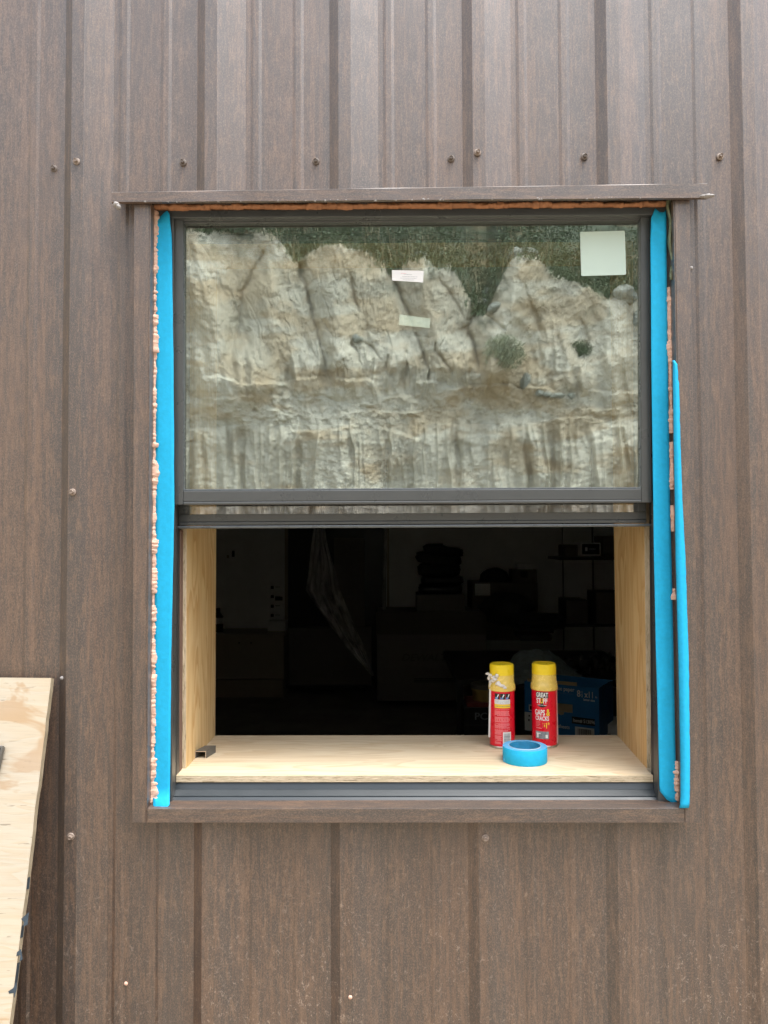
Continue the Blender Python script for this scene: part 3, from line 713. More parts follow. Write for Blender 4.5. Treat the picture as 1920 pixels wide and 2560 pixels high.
# tape roll
pt = onsill(1312, 1917); rr = 0.0515; pt = onsill(1312.5, 1917.5); sc_ = (pt.y + rr - CAM.y) / (pt.y - CAM.y); pt.x *= sc_; pt.y += rr
tr = thing('tape_roll', 'roll of blue masking tape lying flat in front of the two cans', 'tape', pt)
MB().lathe([(.0365, .0005), (.0525, .0005), (.0530, .0015), (.0530, .0352), (.0525, .036)], pt, 96).build('roll_wrap', M_TAPE, tr, auto=True)
MB().lathe([(.0525, .0361), (.0395, .0362), (.0388, .0361)], pt, 96).build('roll_side', M_TAPEROLL, tr, auto=True)
MB().lathe([(.0388, .0361), (.0386, .0372), (.0370, .0372), (.0366, .036), (.0366, .0006)], pt, 96).build('core', M_TAPECORE, tr, auto=True)
MB().lathe([(.0388, .03612), (.0386, .0374), (.0376, .0374)], pt, 96).build('core_rim', M_TAPECORE2, tr, auto=True)
m = MB(); p0 = Vector((pt.x - 0.0520, pt.y - 0.012, pt.z)); m.hexa([p0 + Vector((-.0015, -.001, .010)), p0 + Vector((.004, -.006, .006)), p0 + Vector((.006, -.008, .0005)), p0 + Vector((-.0015, -.001, .001))], [p0 + Vector((0, .0, .010)), p0 + Vector((.005, -.003, .006)), p0 + Vector((.007, -.005, .0005)), p0 + Vector((0, 0, .001))]); m.build('loose_end', M_TAPEROLL, tr)

# channel offcut: open ended U of sheet metal standing on its legs
c0 = onsill(487, 1896); c1 = onsill(515, 1896); wch = (c1 - c0).length; hch = 0.0175; 
dirc = Vector((0.012, 0.052, 0)); th = 0.0016
ch = thing('channel_offcut', 'short grey metal channel offcut on the left end of the plywood sill', 'metal channel', (c0 + c1) / 2)
m = MB(); a = c0; U = Vector((1, 0, 0)); Z = Vector((0, 0, 1))
def blk(a0, w_, h_): m.hexa([a0 + Z * h_, a0 + U * w_ + Z * h_, a0 + U * w_, a0], [a0 + dirc + Z * h_, a0 + U * w_ + dirc + Z * h_, a0 + U * w_ + dirc, a0 + dirc])
blk(a + Z * (hch - th), wch, th); m.build('web', M_ALU, ch)
m = MB(); blk(a, th, hch - th); m.build('flange', M_ALU, ch); m = MB(); blk(a + U * (wch - th), th, hch - th); m.build('flange', M_ALU, ch)
sv = dirc; dirc = Vector((0, 0.0003, 0)); e = Vector((0, -0.0003, 0)); m = MB()
blk(a + Z * (hch - th) + e, wch, th); blk(a + e, th, hch - th); blk(a + U * (wch - th) + e, th, hch - th); m.build('cut_edge', M_ALUE, ch); dirc = sv

# ------------------------------------------------------------------ plywood sheet leaning at the left
tpR = P(128, 1695, -0.040); btR = P(24, 2560, -0.205)
d_ = (tpR - btR); slope = d_.y / d_.z; sx = d_.x / d_.z
zt_ = tpR.z; yT = tpR.y; th = 0.0155
# plane passes through top edge and leans outwards
y0 = yT - slope * zt_; xr0 = tpR.x - sx * zt_
sheet = thing('plywood_sheet', 'weathered plywood sheet leaning on the wall at the lower left', 'plywood', (xr0 - 0.5, y0, 0))
nrm = Vector((0, -1, slope)).normalized(); nb = -nrm * th
TLp = Vector((tpR.x - 1.1, yT, zt_ + 0.012)); TRp = tpR.copy(); BRp = Vector((xr0, y0, 0.0)); BLp = Vector((xr0 - 1.1, y0, 0.0))
m = MB(); ng = 60; 
edge = []
for i in range(ng + 1):
    t = i / ng; p = TRp.lerp(BRp, t); p.x += 0.0016 * mnoise.noise(Vector((0, 0, p.z * 14))) + 0.001 * mnoise.noise(Vector((0, 3, p.z * 60))); edge.append(p)
face = [TLp] + edge + [BLp]; n = len(face)
rows = [[TLp.lerp(BLp, i / ng).lerp(edge[i], s) for s in np.linspace(0, 1, 12)] for i in range(ng + 1)]
g = grid(rows); g.add([p + nb for r in rows for p in r], [f[::-1] for f in g.f[:]]); g.build('face_ply', M_PLYSHEET, sheet)
m = grid([edge, [p + nb for p in edge]]); m.build('sheet_edge', M_EDGEW, sheet)
m = grid([[TLp, TRp], [TLp + nb, TRp + nb]]); m.build('sheet_edge', M_EDGEX, sheet)
def on_sheet(u, v, lift=0.0006):
    d = RM @ Vector(((u - 960) / F, -(v - 1280) / F, -1.0)); pt_ = Vector((0, y0, 0)); t = (pt_ - CAM).dot(nrm) / d.dot(nrm)
    return CAM + d * t + nrm * lift
for pts in ([(70, 2280), (58, 2290), (50, 2297), (57, 2305), (55, 2316), (66, 2312)], [(50, 2372), (40, 2380), (38, 2390), (48, 2388), (46, 2404), (54, 2398)], [(38, 2455), (30, 2470), (18, 2478), (20, 2484), (32, 2482), (33, 2496), (40, 2470)]):
    q = [on_sheet(u + 3, v) for u, v in pts]; m = MB(); m.add(q, [tuple(range(len(q)))]); m.build('paint_smear', M_TAR, sheet)
for t0, t1 in ((0.30, 0.315), (0.37, 0.38), (0.43, 0.45)):
    i0 = int(t0 * ng); i1 = max(i0 + 1, int(t1 * ng)); q = [e + Vector((0.0006, 0, 0)) for e in edge[i0:i1 + 1]]
    grid([[p + nb * 0.02 for p in q], [p + nb * 0.8 for p in q]]).build('paint_smear', M_TAR, sheet)
# grey tray corner lying against the sheet
q = [on_sheet(u, v, 0.002) for u, v in ((-60, 1858), (14, 1868), (0, 1928), (-70, 1990))]
tray = thing('plastic_tray', 'dark grey rimmed tray corner against the leaning plywood at the left edge', 'tray', q[3])
m = MB(); m.hexa([p + nrm * 0.003 for p in q], [p for p in q]); m.build('tray_base', M_METALDK, tray)
m = MB()
for a, b in ((0, 1), (1, 2), (2, 3)): m.bar(q[a] + nrm * 0.009, q[b] + nrm * 0.009, 0.0045, 0.012, nrm)
m.build('tray_rim', M_ALU, tray, bevel=0.001)

# ------------------------------------------------------------------ the dark room behind
ZF, ZC = 0.10, 2.75
YW = 6.0
m = MB(); m.box(X0, X1, 0.385, YW, ZF - 0.1, ZF); tag(m.build('room_floor', M_FLOOR), kind='structure')
m = MB(); m.box(X0, X1, YW, YW + 0.1, 0, ZT); m.box(X0 - 0.1, X0, 0.03, YW + 0.1, 0, ZT); m.box(X1, X1 + 0.1, 0.03, YW + 0.1, 0, ZT)
tag(m.build('room_wall', M_DRYWALL), kind='structure')
m = MB(); m.box(X0, X1, 0.385, YW, ZC, ZC + 0.05); tag(m.build('room_ceiling', M_DRYWALL), kind='structure')
m = MB(); m.box(X0 - 0.1, X1 + 0.1, 0.0, YW + 0.1, ZT, ZT + 0.06); tag(m.build('roof', M_ROOF), kind='structure')
def bx(m, u0, v0, u1, v1, y, dep, floor=False):
    a = P(u0, v0, y); b = P(u1, v1, y); m.box(a.x, b.x, y, y + dep, ZF if floor else b.z, a.z); return m
def carton(name, label, u0, v0, u1, v1, y, dep, mat, cat='box', group=None):
    a = P(u0, v0, y); b = P(u1, v1, y)
    t = thing(name, label, cat, ((a.x + b.x) / 2, y + dep / 2, b.z), group)
    m = MB(); bx(m, u0, v0, u1, v1, y, dep); m.build('carton', mat, t, bevel=0.004)
    return t, a, b
# left part of the back: light switch, papers, low cabinet
sw = thing('light_switch', 'double light switch plate on the dark back wall', 'light switch', P(576, 1402, YW))
m = MB(); bx(m, 562, 1374, 591, 1401, YW - 0.008, 0.0078); m.build('switch_plate', M_PAPER, sw, bevel=0.002)
m = MB(); bx(m, 567, 1388, 572, 1395, YW - 0.014, 0.0058); m.build('rocker', M_CAB, sw); m = MB(); bx(m, 580, 1377, 586, 1392, YW - 0.012, 0.0038); m.build('rocker', M_DARK, sw)
cab = thing('low_cabinet', 'low pale cabinet under the light switch in the dark room', 'cabinet', P(626, 1724, YW - 0.5))
m = MB(); bx(m, 480, 1590, 710, 1697, YW - 0.45, 0.44); m.build('cabinet_body', M_CAB, cab, bevel=0.004)
m = MB(); bx(m, 476, 1585, 713, 1589.5, YW - 0.47, 0.465); m.build('cabinet_top', M_CAB, cab, bevel=0.003)
m = MB(); bx(m, 480, 1700, 708, 1720, YW - 0.43, 0.42, True); m.build('plinth', M_CAB, cab)
m = MB(); bx(m, 596, 1606, 599, 1609, YW - 0.462, 0.012); m.build('knob', M_DARK, cab); m = MB(); bx(m, 626, 1606, 629, 1609, YW - 0.462, 0.012); m.build('knob', M_DARK, cab)
ppr = thing('wall_notice', 'tall paper notice with printed squares right of the light switch', 'notice', P(692, 1552, YW))
m = MB(); bx(m, 673, 1458, 713, 1552, YW - 0.006, 0.004); m.build('sheet', M_PAPER, ppr)
for v in (1465, 1488, 1512, 1535): m = MB(); bx(m, 677, v, 684, v + 7, YW - 0.009, 0.0025); m.build('square_print', M_DARK, ppr); m = MB(); bx(m, 688, v + 2, 700, v + 3, YW - 0.009, 0.0025); m.build('print_line', M_DARK, ppr)
m = MB(); bx(m, 688, 1492, 706, 1501, YW - 0.009, 0.0025); m.build('square_print', M_DARK, ppr)
pb = thing('paper_stack', 'white papers standing on the pale cabinet below the notice', 'papers', P(690, 1585, YW - 0.2))
m = MB(); bx(m, 669, 1554, 713, 1584.5, YW - 0.25, 0.2); m.build('stack', M_PAPER, pb)
can_ = thing('bottle', 'dark bottle at the left end of the pale cabinet', 'bottle', P(545, 1585, YW - 0.3))
pz = P(545, 1585, YW - 0.3)
MB().lathe([(0, .0), (.045, .0), (.05, .01), (.05, .17), (.02, .21), (.02, .25), (0, .25)], pz, 20).build('bottle_body', M_DARK, can_, auto=True)
MB().lathe([(.0505, .10), (.0505, .16)], pz, 20).build('bottle_label', M_PAPER, can_)
# doorway with plastic sheeting
door = thing('doorway', 'dark doorway framed in the middle of the back wall', 'doorway', P(835, 1724, YW - 0.05))
m = MB(); bx(m, 712, 1150, 719, 1722, YW - 0.06, 0.058); m.build('door_jamb', M_CAB, door); m = MB(); bx(m, 966, 1150, 974, 1722, YW - 0.06, 0.058); m.build('door_jamb', M_CAB, door)
m = MB(); bx(m, 719.5, 1150, 965.5, 1722, YW - 0.02, 0.018); m.build('passage_dark', M_DARK, door)  # black sheet standing in for the darkness of the open passage
m = MB(); bx(m, 835, 1345, 912, 1640, YW - 0.04, 0.018); m.build('door_pane', M_CARD, door)
m = MB(); bx(m, 722, 1570, 928, 1712, YW - 0.2, 0.12); m.build('lower_panel', M_CARD, door)
m = MB(); bx(m, 715, 1714, 935, 1722, YW - 0.25, 0.22); m.build('threshold', M_METALDK, door)
pts = [(1315, 785, 812), (1360, 778, 818), (1400, 774, 830), (1440, 770, 842), (1475, 764, 850), (1500, 780, 860), (1560, 822, 885), (1620, 868, 912), (1690, 930, 936)]
rows = []
for v in np.linspace(1200, 1690, 40):
    a, b = interp(v, pts); rows.append([P(a + (b - a) * s, v, 5.2 + 0.05 * math.sin(s * 11 + v * 0.01) + 0.02 * math.sin(s * 29 + v * .03)) for s in np.linspace(0, 1, 18)])
tag(grid(rows).build('plastic_sheeting', M_FILM, smooth=True), 'clear plastic sheeting hanging pulled aside across the doorway', 'plastic sheet')
rows = [[P(958 + 8 * s + 2 * math.sin(v * .02), v, 5.3 + 0.03 * math.sin(s * 9)) for s in np.linspace(0, 1, 8)] for v in np.linspace(1200, 1530, 20)]
tag(grid(rows).build('plastic_sheeting', M_FILM, smooth=True), 'narrow strip of plastic sheeting hanging right of the doorway', 'plastic sheet')
# big carton and what stands on it
t, a, b = carton('large_carton', 'large dark carton standing right of the doorway', 942, 1530, 1218, 1752, 5.1, 0.5, M_CARD)
m = MB(); bx(m, 940, 1531, 1219, 1586, 5.097, 0.0028); m.build('carton_flap', M_CARDD, t)
pf = P(1003, 1652, 5.096)
text('DEWALT', 'lettering', M_CARDD, t, lambda x, y: Vector((pf.x + x, 5.0965, pf.z + y)), 0.085, 0.003, 'LEFT', 0.25, 1.15)
for i in range(3):
    m = MB(); bx(m, 1035, 1696 + i * 4, 1140, 1697.5 + i * 4, 5.0962, 0.0005); m.build('print_line', M_BLACK, t)
t, a, b = carton('medium_carton', 'brown carton on the large carton under folded black cloths', 1042, 1487, 1163, 1529.5, 5.15, 0.4, M_CARD)
for i, (u0, v0, u1, v1, s_) in enumerate(((1048, 1462, 1158, 1487, 0), (1055, 1440, 1160, 1463, 1), (1046, 1410, 1152, 1441, 2), (1042, 1385, 1155, 1412, 3), (1060, 1366, 1160, 1388, 4))):
    a, b = P(u0, v0, 5.2), P(u1, v1, 5.2); m = MB()
    rows = []
    nx, nz = 30, 14
    cx, cz = (a.x + b.x) / 2, (a.z + b.z) / 2; wx, wz = (b.x - a.x) / 2, (a.z - b.z) / 2 * 1.1
    for i2 in range(nz + 1):
        th_ = math.pi * i2 / nz; row = []
        for j in range(nx + 1):
            ph = 2 * math.pi * j / nx
            sx_ = math.copysign(abs(math.cos(ph)) ** 0.4, math.cos(ph)); sy_ = math.copysign(abs(math.sin(ph)) ** 0.4, math.sin(ph))
            r = math.sin(th_) ** 0.4 if 0 < i2 < nz else 0
            z_ = math.copysign(abs(math.cos(th_)) ** 0.6, math.cos(th_))
            nn = 1 + 0.1 * mnoise.noise(Vector((sx_ * 3, sy_ * 3 + s_ * 5, z_ * 4)))
            row.append((cx + wx * sx_ * r * nn, 5.35 + 0.17 * sy_ * r, cz + wz * z_ * nn - (0.02 * sx_ if s_ > 2 else 0)))
        rows.append(row)
    tag(grid(rows).build('folded_cloth' if i != 0 else 'wrapped_parcel', M_CLOTH if i not in (0, 1) else M_DARK, smooth=True),
        ['shiny black plastic wrapped parcel at the bottom of the cloth pile', 'black bundle just above the shiny wrapped parcel', 'black folded cloth in the middle of the pile', 'black folded cloth second from the top of the pile', 'tilted black folded cloth on top of the pile'][i], 'cloth' if i else 'parcel')
t, a, b = carton('labelled_carton', 'brown carton with a white address label in the dark room', 1180, 1457, 1345, 1600, 5.35, 0.45, M_CARDD)
m = MB(); bx(m, 1187, 1459, 1226, 1489, 5.345, 0.003); m.build('address_label', M_PAPER, t)
m = MB(); p = P(1238, 1457, 5.5); blob(m, (p.x, 5.55, p.z), (0.15, 0.13, 0.14), 3, 3, 0.12); tag(m.build('rounded_hat', M_CLOTH, smooth=True), 'rounded black cap on the carton with the white label', 'cap')
t, a, b = carton('small_carton', 'small dark carton under the small white box', 1280, 1424, 1342, 1456.5, 5.4, 0.2, M_CARDD)
t, a, b = carton('white_box', 'small white box on top of the small dark carton', 1293, 1408, 1334, 1424.5, 5.42, 0.12, M_PAPER)
m = MB(); bx(m, 1301, 1428, 1319, 1444, 5.397, 0.002); m.build('lid_tab', M_BLACK, t)
# bags and chair-like clutter mid right
for i, (u, v, y, r, lab_) in enumerate(((1270, 1520, 4.6, (0.22, 0.15, 0.13), 'dark lumpy bag in front of the labelled carton'), (1350, 1555, 4.3, (0.20, 0.16, 0.07), 'dark flat bag lying behind the slate coloured jacket'))):
    m = MB(); p = P(u, v, y); blob(m, p, r, i + 20, 4, 0.3, 1.3); tag(m.build('dark_bag', M_CLOTH, smooth=True), lab_, 'bag')
for i, (u0, v0, u1, v1, y, lb) in enumerate(((1296, 1572, 1386, 1583, 4.0, 'upper dark flat case in the clutter behind the jacket'), (1300, 1586, 1380, 1602, 4.0, 'lower dark flat case in the clutter behind the jacket'))):
    m = MB(); bx(m, u0, v0, u1, v1, y, 0.3); tag(m.build('flat_case', M_METALDK, bevel=0.01), lb, 'case')
tab = thing('work_table', 'low dark table carrying the clutter behind the window', 'table', P(1340, 1760, 3.6))
m = MB(); bx(m, 1140, 1700, 1640, 1712, 3.1, 1.25); m.build('table_top', M_METALDK, tab)
for u, y in ((1150, 3.15), (1620, 3.15), (1150, 4.25), (1560, 4.25)):
    a = P(u, 1712, y); zt2 = P(1150, 1712, 3.1).z; m = MB(); m.box(a.x - 0.02, a.x + 0.02, y, y + 0.04, ZF, zt2); m.build('table_leg', M_METALDK, tab)
# draped slate jacket
rows = []
for i in range(41):
    s = i / 40; row = []
    for j in range(31):
        q = j / 30; u = 1250 + 210 * s; top = float(np.interp(u, [1250, 1275, 1300, 1340, 1375, 1410, 1460], [1700, 1652, 1628, 1622, 1630, 1656, 1690]))
        v = top + (1710 - top) * q; dd = 3.3 - 0.35 * q
        p = P(u, v, dd); f_ = mnoise.noise(Vector((s * 5, q * 3 + s * 4, 2))) * 0.06 + mnoise.noise(Vector((s * 13 + q * 5, q * 5, 8))) * 0.03
        row.append(Vector((p.x, p.y + f_, p.z + f_ * 0.3)))
    rows.append(row)
tag(grid(rows).build('jacket', M_TEAL, smooth=True, solid=0.004), 'slate grey jacket heaped behind the two foam cans', 'jacket')
# shelving at the right
sh = thing('shelving_unit', 'dark metal shelving unit at the right of the dark room', 'shelf', P(1470, 1724, 4.6))
for u in (1405, 1480, 1560, 1700): m = MB(); bx(m, u, 1120, u + 7, 1700, 4.6, 0.04, True); m.build('upright', M_METALDK, sh)
for v in (1240, 1393, 1560, 1690): m = MB(); bx(m, 1400, v, 1710, v + 6, 4.62, 0.5); m.build('shelf_board', M_METALDK, sh)
t, a, b = carton('parts_box', 'small dark framed parts box on the upper shelf', 1452, 1357, 1502, 1389, 4.55, 0.2, M_PAPER)
m = MB(); bx(m, 1455, 1360, 1499, 1386, 4.545, 0.004); m.build('box_print', M_BLACK, t); m = MB(); bx(m, 1463, 1368, 1469, 1378, 4.542, 0.0025); m.build('logo_print', M_PAPER, t); m = MB(); bx(m, 1473, 1371, 1490, 1375, 4.542, 0.0025); m.build('logo_print', M_GREYP, t)
for i, (u0, u1, v0, lb) in enumerate(((1415, 1445, 1362, 'dark carton left of the framed parts box on the shelf'), (1508, 1570, 1340, 'tall dark carton right of the framed parts box on the shelf'), (1415, 1470, 1500, 'dark carton on the lower shelf, left one'), (1490, 1560, 1480, 'dark carton on the lower shelf, right one'))):
    carton('shelf_carton', lb, u0, v0, u1, 1392 if i < 2 else 1559, 4.66, 0.3, M_CARDD, group='cartons on the shelving')
# rubble-like heap of small dark parts right
m = MB()
for i in range(70): p = P(random.uniform(1420, 1560), random.uniform(1640, 1705), random.uniform(3.2, 3.9)); blob(m, p, [random.uniform(0.012, 0.04) for _ in range(3)], i, 1, 0.5)
tag(m.build('loose_parts', M_METALDK), 'heap of small dark parts right of the jacket', 'parts heap', kind='stuff')
# blue copier paper carton
A0 = P(1311, 1702, 2.57); B0 = P(1497, 1722, 2.36); zt3 = (A0.z + B0.z) / 2; A0.z = B0.z = zt3
dirx = (B0 - A0); W = dirx.length; dirx.normalize(); dirn = Vector((dirx.y, -dirx.x, 0)); HB = 0.27
bc = thing('paper_carton', 'open blue copier paper carton behind the right foam can', 'box', (A0 + B0) / 2 - Vector((0, 0, HB)))
def bp(x, z, d=0.0): return A0 + dirx * x + Vector((0, 0, z)) + dirn * d     # x along the face, z down negative, d towards camera
hx0, hx1, hz0, hz1 = W * 0.42, W * 0.655, -0.10, -0.145
m = MB()
for (x0, x1, z0, z1) in ((0, hx0, 0, -HB), (hx1, W, 0, -HB), (hx0, hx1, 0, hz0), (hx0, hx1, hz1, -HB)):
    m.hexa([bp(x0, z0), bp(x1, z0), bp(x1, z1), bp(x0, z1)], [bp(x0, z0, -.004), bp(x1, z0, -.004), bp(x1, z1, -.004), bp(x0, z1, -.004)])
m.build('front_panel', M_NAVY, bc)
m = MB(); D = 0.28
for (x0, x1, d0, d1) in ((0, .004, -.0045, -D), (W - .004, W, -.0045, -D), (.0045, W - .0045, -D + .004, -D)):
    m.hexa([bp(x0, 0, d0), bp(x1, 0, d0), bp(x1, -HB, d0), bp(x0, -HB, d0)], [bp(x0, 0, d1), bp(x1, 0, d1), bp(x1, -HB, d1), bp(x0, -HB, d1)])
m.hexa([bp(0.005, -HB + .004, -.005), bp(W - .005, -HB + .004, -.005), bp(W - .005, -HB, -.005), bp(.005, -HB, -.005)], [bp(0.005, -HB + .004, -D), bp(W - .005, -HB + .004, -D), bp(W - .005, -HB, -D), bp(.005, -HB, -D)])
m.build('side_panel', M_NAVY, bc)
m = MB(); m.hexa([bp(.01, .012, -.02), bp(W * .7, .016, -.02), bp(W * .7, -.06, -.02), bp(.01, -.06, -.02)], [bp(.01, .012, -.024), bp(W * .7, .016, -.024), bp(W * .7, -.06, -.024), bp(.01, -.06, -.024)]); m.build('inner_flap', M_CARDB, bc)
m = MB(); m.hexa([bp(hx0 - .02, -.08, -.03), bp(hx1 + .02, -.08, -.03), bp(hx1 + .02, -.17, -.03), bp(hx0 - .02, -.17, -.03)], [bp(hx0 - .02, -.08, -.034), bp(hx1 + .02, -.08, -.034), bp(hx1 + .02, -.17, -.034), bp(hx0 - .02, -.17, -.034)]); m.build('handle_flap', M_CARDB, bc)
m = MB(); c_ = (0.44 * W + 0.06, hz1); m.add([bp(W * .5, hz1, .0008)] + [bp(W * .5 + 0.018 * math.cos(a), hz1 + 0.018 * math.sin(a), .0008) for a in np.linspace(math.pi, 2 * math.pi, 12)], [(0,) + (k, k + 1) for k in range(1, 12)]); m.build('handle_tab', M_CARDB, bc)
sc3 = W / 0.44
def btx(s, x, z, size, mat=M_PAPER, off=0.001, xs=0.9, al='LEFT'): return text(s, 'lettering', mat, bc, lambda a, b: bp(x * W + a, z + b, 0.0015), size, off, al, 0, xs)
btx('all-purpose paper', 0.24, -0.030, 0.030, xs=0.86); btx('8', 0.715, -0.054, 0.050, off=0.0015, xs=.8); btx('1', 0.775, -0.036, 0.020, xs=0.7); btx('2', 0.775, -0.054, 0.020, xs=0.7); btx('x11', 0.815, -0.054, 0.046, off=0.0015, xs=.74); btx('in', 0.955, -0.052, 0.015)
btx('letter size', 0.80, -0.072, 0.017); btx('sheets', 0.46, -0.232, 0.028)
m = MB(); m.add([bp(.24 * W, -.043, .0015), bp(.66 * W, -.043, .0015), bp(.66 * W, -.046, .0015), bp(.24 * W, -.046, .0015)], [(0, 1, 2, 3)]); m.build('rule_line', M_PRINTBLUE, bc)
def bq(name, x0, x1, z0, z1, mat, d=0.001): m = MB(); m.add([bp(x0 * W, z0, d), bp(x1 * W, z0, d), bp(x1 * W, z1, d), bp(x0 * W, z1, d)], [(0, 1, 2, 3)]); return m.build(name, mat, bc)
bq('black_label', .645, .945, -.163, -.200, M_BLACK); text('Item# 513096', 'lettering', M_PAPER, bc, lambda a, b: bp(.66 * W + a, -.190 + b, 0.002), 0.026, 0.0008, 'LEFT', 0, 0.80)
bq('barcode_panel', .685, .935, -.214, -.268, M_PAPER)
m = MB(); x = .72
while x < .90:
    w_ = random.choice((.003, .006, .009)); m.add([bp(x * W, -.222, .002), bp((x + w_) * W, -.222, .002), bp((x + w_) * W, -.266, .002), bp(x * W, -.266, .002)], [(0, 1, 2, 3)]); x += w_ + random.choice((.003, .006))
m.build('barcode', M_BLACK, bc)
bq('white_panel', .0, .16, -.168, -.268, M_PAPER); bq('symbol', .055, .075, -.182, -.192, M_BLACK, .0015); bq('symbol', .05, .07, -.205, -.216, M_BLACK, .0015)
bq('recycle_mark', .06, .13, -.125, -.160, M_PAPER); bq('recycle_mark', .075, .115, -.132, -.153, M_BLACK, .0015)
stand = thing('support_crate', 'plain crate hidden under the blue paper carton', 'crate', (0, 0, ZF))
ctr = A0 + dirx * W / 2 - dirn * 0.14
stand.location = (ctr.x, ctr.y, ZF); m = MB(); m.box(ctr.x - 0.2, ctr.x + 0.2, ctr.y - 0.12, ctr.y + 0.12, ZF, zt3 - HB - 0.001); m.build('crate_body', M_CARDD, stand)
t, a, b = carton('pale_box', 'pale grey box at the right behind the plywood sill', 1506, 1811, 1600, 1900, 2.5, 0.2, M_PAPER)
# left of the left can: case with letters and a tan tub on it
t, a, b = carton('black_case', 'black tool case with grey letters left of the foam cans', 1160, 1770, 1232, 1860, 2.6, 0.25, M_DARK)
pf = P(1186, 1799, 2.598); text('PC', 'lettering', M_GREYP, t, lambda x, y: Vector((pf.x + x, 2.5975, pf.z + y)), 0.055, 0.002, 'LEFT', 0, 1.1)
m = MB(); bx(m, 1162, 1812, 1228, 1815, 2.594, 0.005); m.build('lid_seam', M_METALDK, t)
p = P(1218, 1757, 2.72); tb = thing('tan_tub', 'tan yellow round tub on the black case', 'tub', p)
MB().lathe([(0, 0), (.075, 0), (.082, .015), (.088, .075), (.092, .08), (.092, .088), (0, .088)], p, 36).build('tub_body', M_TAN, tb, auto=True)
MB().lathe([(0, .0885), (.094, .0885), (.094, .108), (.088, .112), (0, .112)], p, 36).build('tub_lid', M_CARDD, tb, auto=True)
m = MB(); bx(m, 1168, 1757.5, 1240, 1769.5, 2.62, 0.2); tag(m.build('red_tray', plain('dull_red', (0.25, 0.04, 0.03)), bevel=0.004), 'dull red tray between the black case and the tan tub', 'tray')

# ------------------------------------------------------------------ the bluff across the yard, seen mirrored in the panes
YG = 0.025
def vnoise(u, v, seed):
    rs = np.random.RandomState(seed); T = rs.rand(256, 256)
    iu = np.floor(u).astype(int); iv = np.floor(v).astype(int); fu = u - iu; fv = v - iv
    fu = fu * fu * fu * (fu * (fu * 6 - 15) + 10); fv = fv * fv * fv * (fv * (fv * 6 - 15) + 10)
    g = lambda a, b: T[a % 256, b % 256]
    return (g(iu, iv) * (1 - fu) + g(iu + 1, iv) * fu) * (1 - fv) + (g(iu, iv + 1) * (1 - fu) + g(iu + 1, iv + 1) * fu) * fv
def fbm(u, v, su, sv, oc, seed, gain=0.5):
    s = 0; a = 1; t = 0; f = 1.0
    for i in range(oc):
        ca, sa = math.cos(i * 0.9), math.sin(i * 0.9)
        x, y = u / su * f, v / sv * f
        s = s + a * vnoise(x * ca - y * sa + 31 * i + 50, x * sa + y * ca + 17 * i + 50, seed + i) if su == sv else s + a * vnoise(x + 31 * i + 50, y + 17 * i + 50, seed + i)
        t += a; a *= gain; f *= 2.03
    return s / t
def sstep(a, b, x): t = np.clip((x - a) / (b - a), 0, 1); return t * t * (3 - 2 * t)
def seg_dist(U, V, pts):
    """distance to a polyline, and 0..1 along it"""
    best = np.full(U.shape, 1e9); al = np.zeros(U.shape); n = len(pts) - 1
    for i in range(n):
        (a, b), (c, d) = pts[i], pts[i + 1]; L2 = (c - a) ** 2 + (d - b) ** 2
        t = np.clip(((U - a) * (c - a) + (V - b) * (d - b)) / L2, 0, 1)
        q = np.hypot(U - a - t * (c - a), V - b - t * (d - b)); k = q < best; best = np.where(k, q, best); al = np.where(k, (i + t) / n, al)
    return best, al
us_ = np.concatenate([np.linspace(-5000, -950, 80), np.linspace(-900, 420, 90), np.arange(421.5, 1640, 1.45), np.linspace(1645, 3000, 90), np.linspace(3050, 7500, 80)])
vs_ = np.concatenate([np.linspace(330, 535, 80), np.arange(536.5, 1300, 1.45), np.linspace(1303, 1690, 100)])
U, V = np.meshgrid(us_, vs_)
wu = U + 22 * (fbm(U, V, 90, 90, 3, 1) - .5) + 7 * (fbm(U, V, 22, 22, 2, 5) - .5)
wv = V + 22 * (fbm(U, V, 90, 90, 3, 9) - .5) + 7 * (fbm(U, V, 22, 22, 2, 15) - .5)
crest_pts = [(-900, 560), (300, 555), (458, 560), (520, 585), (560, 570), (600, 580), (660, 575), (700, 600), (735, 655), (762, 640), (800, 610), (840, 605), (905, 625), (945, 655), (985, 690), (1015, 655), (1060, 645), (1100, 665), (1130, 670), (1165, 730), (1195, 790), (1215, 790), (1240, 730), (1270, 665), (1290, 642), (1345, 645), (1385, 690), (1430, 700), (1490, 730), (1520, 750), (1560, 725), (1600, 735), (1700, 760), (3000, 700)]
crest = np.interp(U, [p[0] for p in crest_pts], [p[1] for p in crest_pts]) + 16 * (fbm(U, V * 0, 18, 18, 3, 44) - .5) + 14 * (fbm(U, V, 30, 30, 3, 46) - .5)
below = sstep(-6, 6, V - crest)
rel = np.zeros(U.shape)
sl = U - 0.35 * V
rel += 0.75 * (fbm(wu, wv, 210, 420, 3, 60) - .5) + 0.22 * (fbm(sl + 0.3 * (wu - U), wv, 60, 260, 3, 66) - .5)
for pts, amp, w_ in (([(470, 620), (520, 800), (560, 1000)], .42, 62), ([(690, 610), (665, 760), (640, 950)], .42, 55), ([(850, 620), (845, 720), (850, 880)], .40, 55),
                     ([(950, 700), (955, 800), (985, 900)], .20, 34), ([(1080, 690), (1095, 760), (1120, 900)], .36, 42), ([(1305, 640), (1285, 740), (1255, 840), (1235, 920)], .75, 46),
                     ([(1420, 720), (1400, 820), (1400, 950)], .22, 60), ([(1540, 760), (1560, 900)], .30, 50)):
    d, al = seg_dist(wu, wv, pts); rel += amp * np.exp(-(d / w_) ** 2)
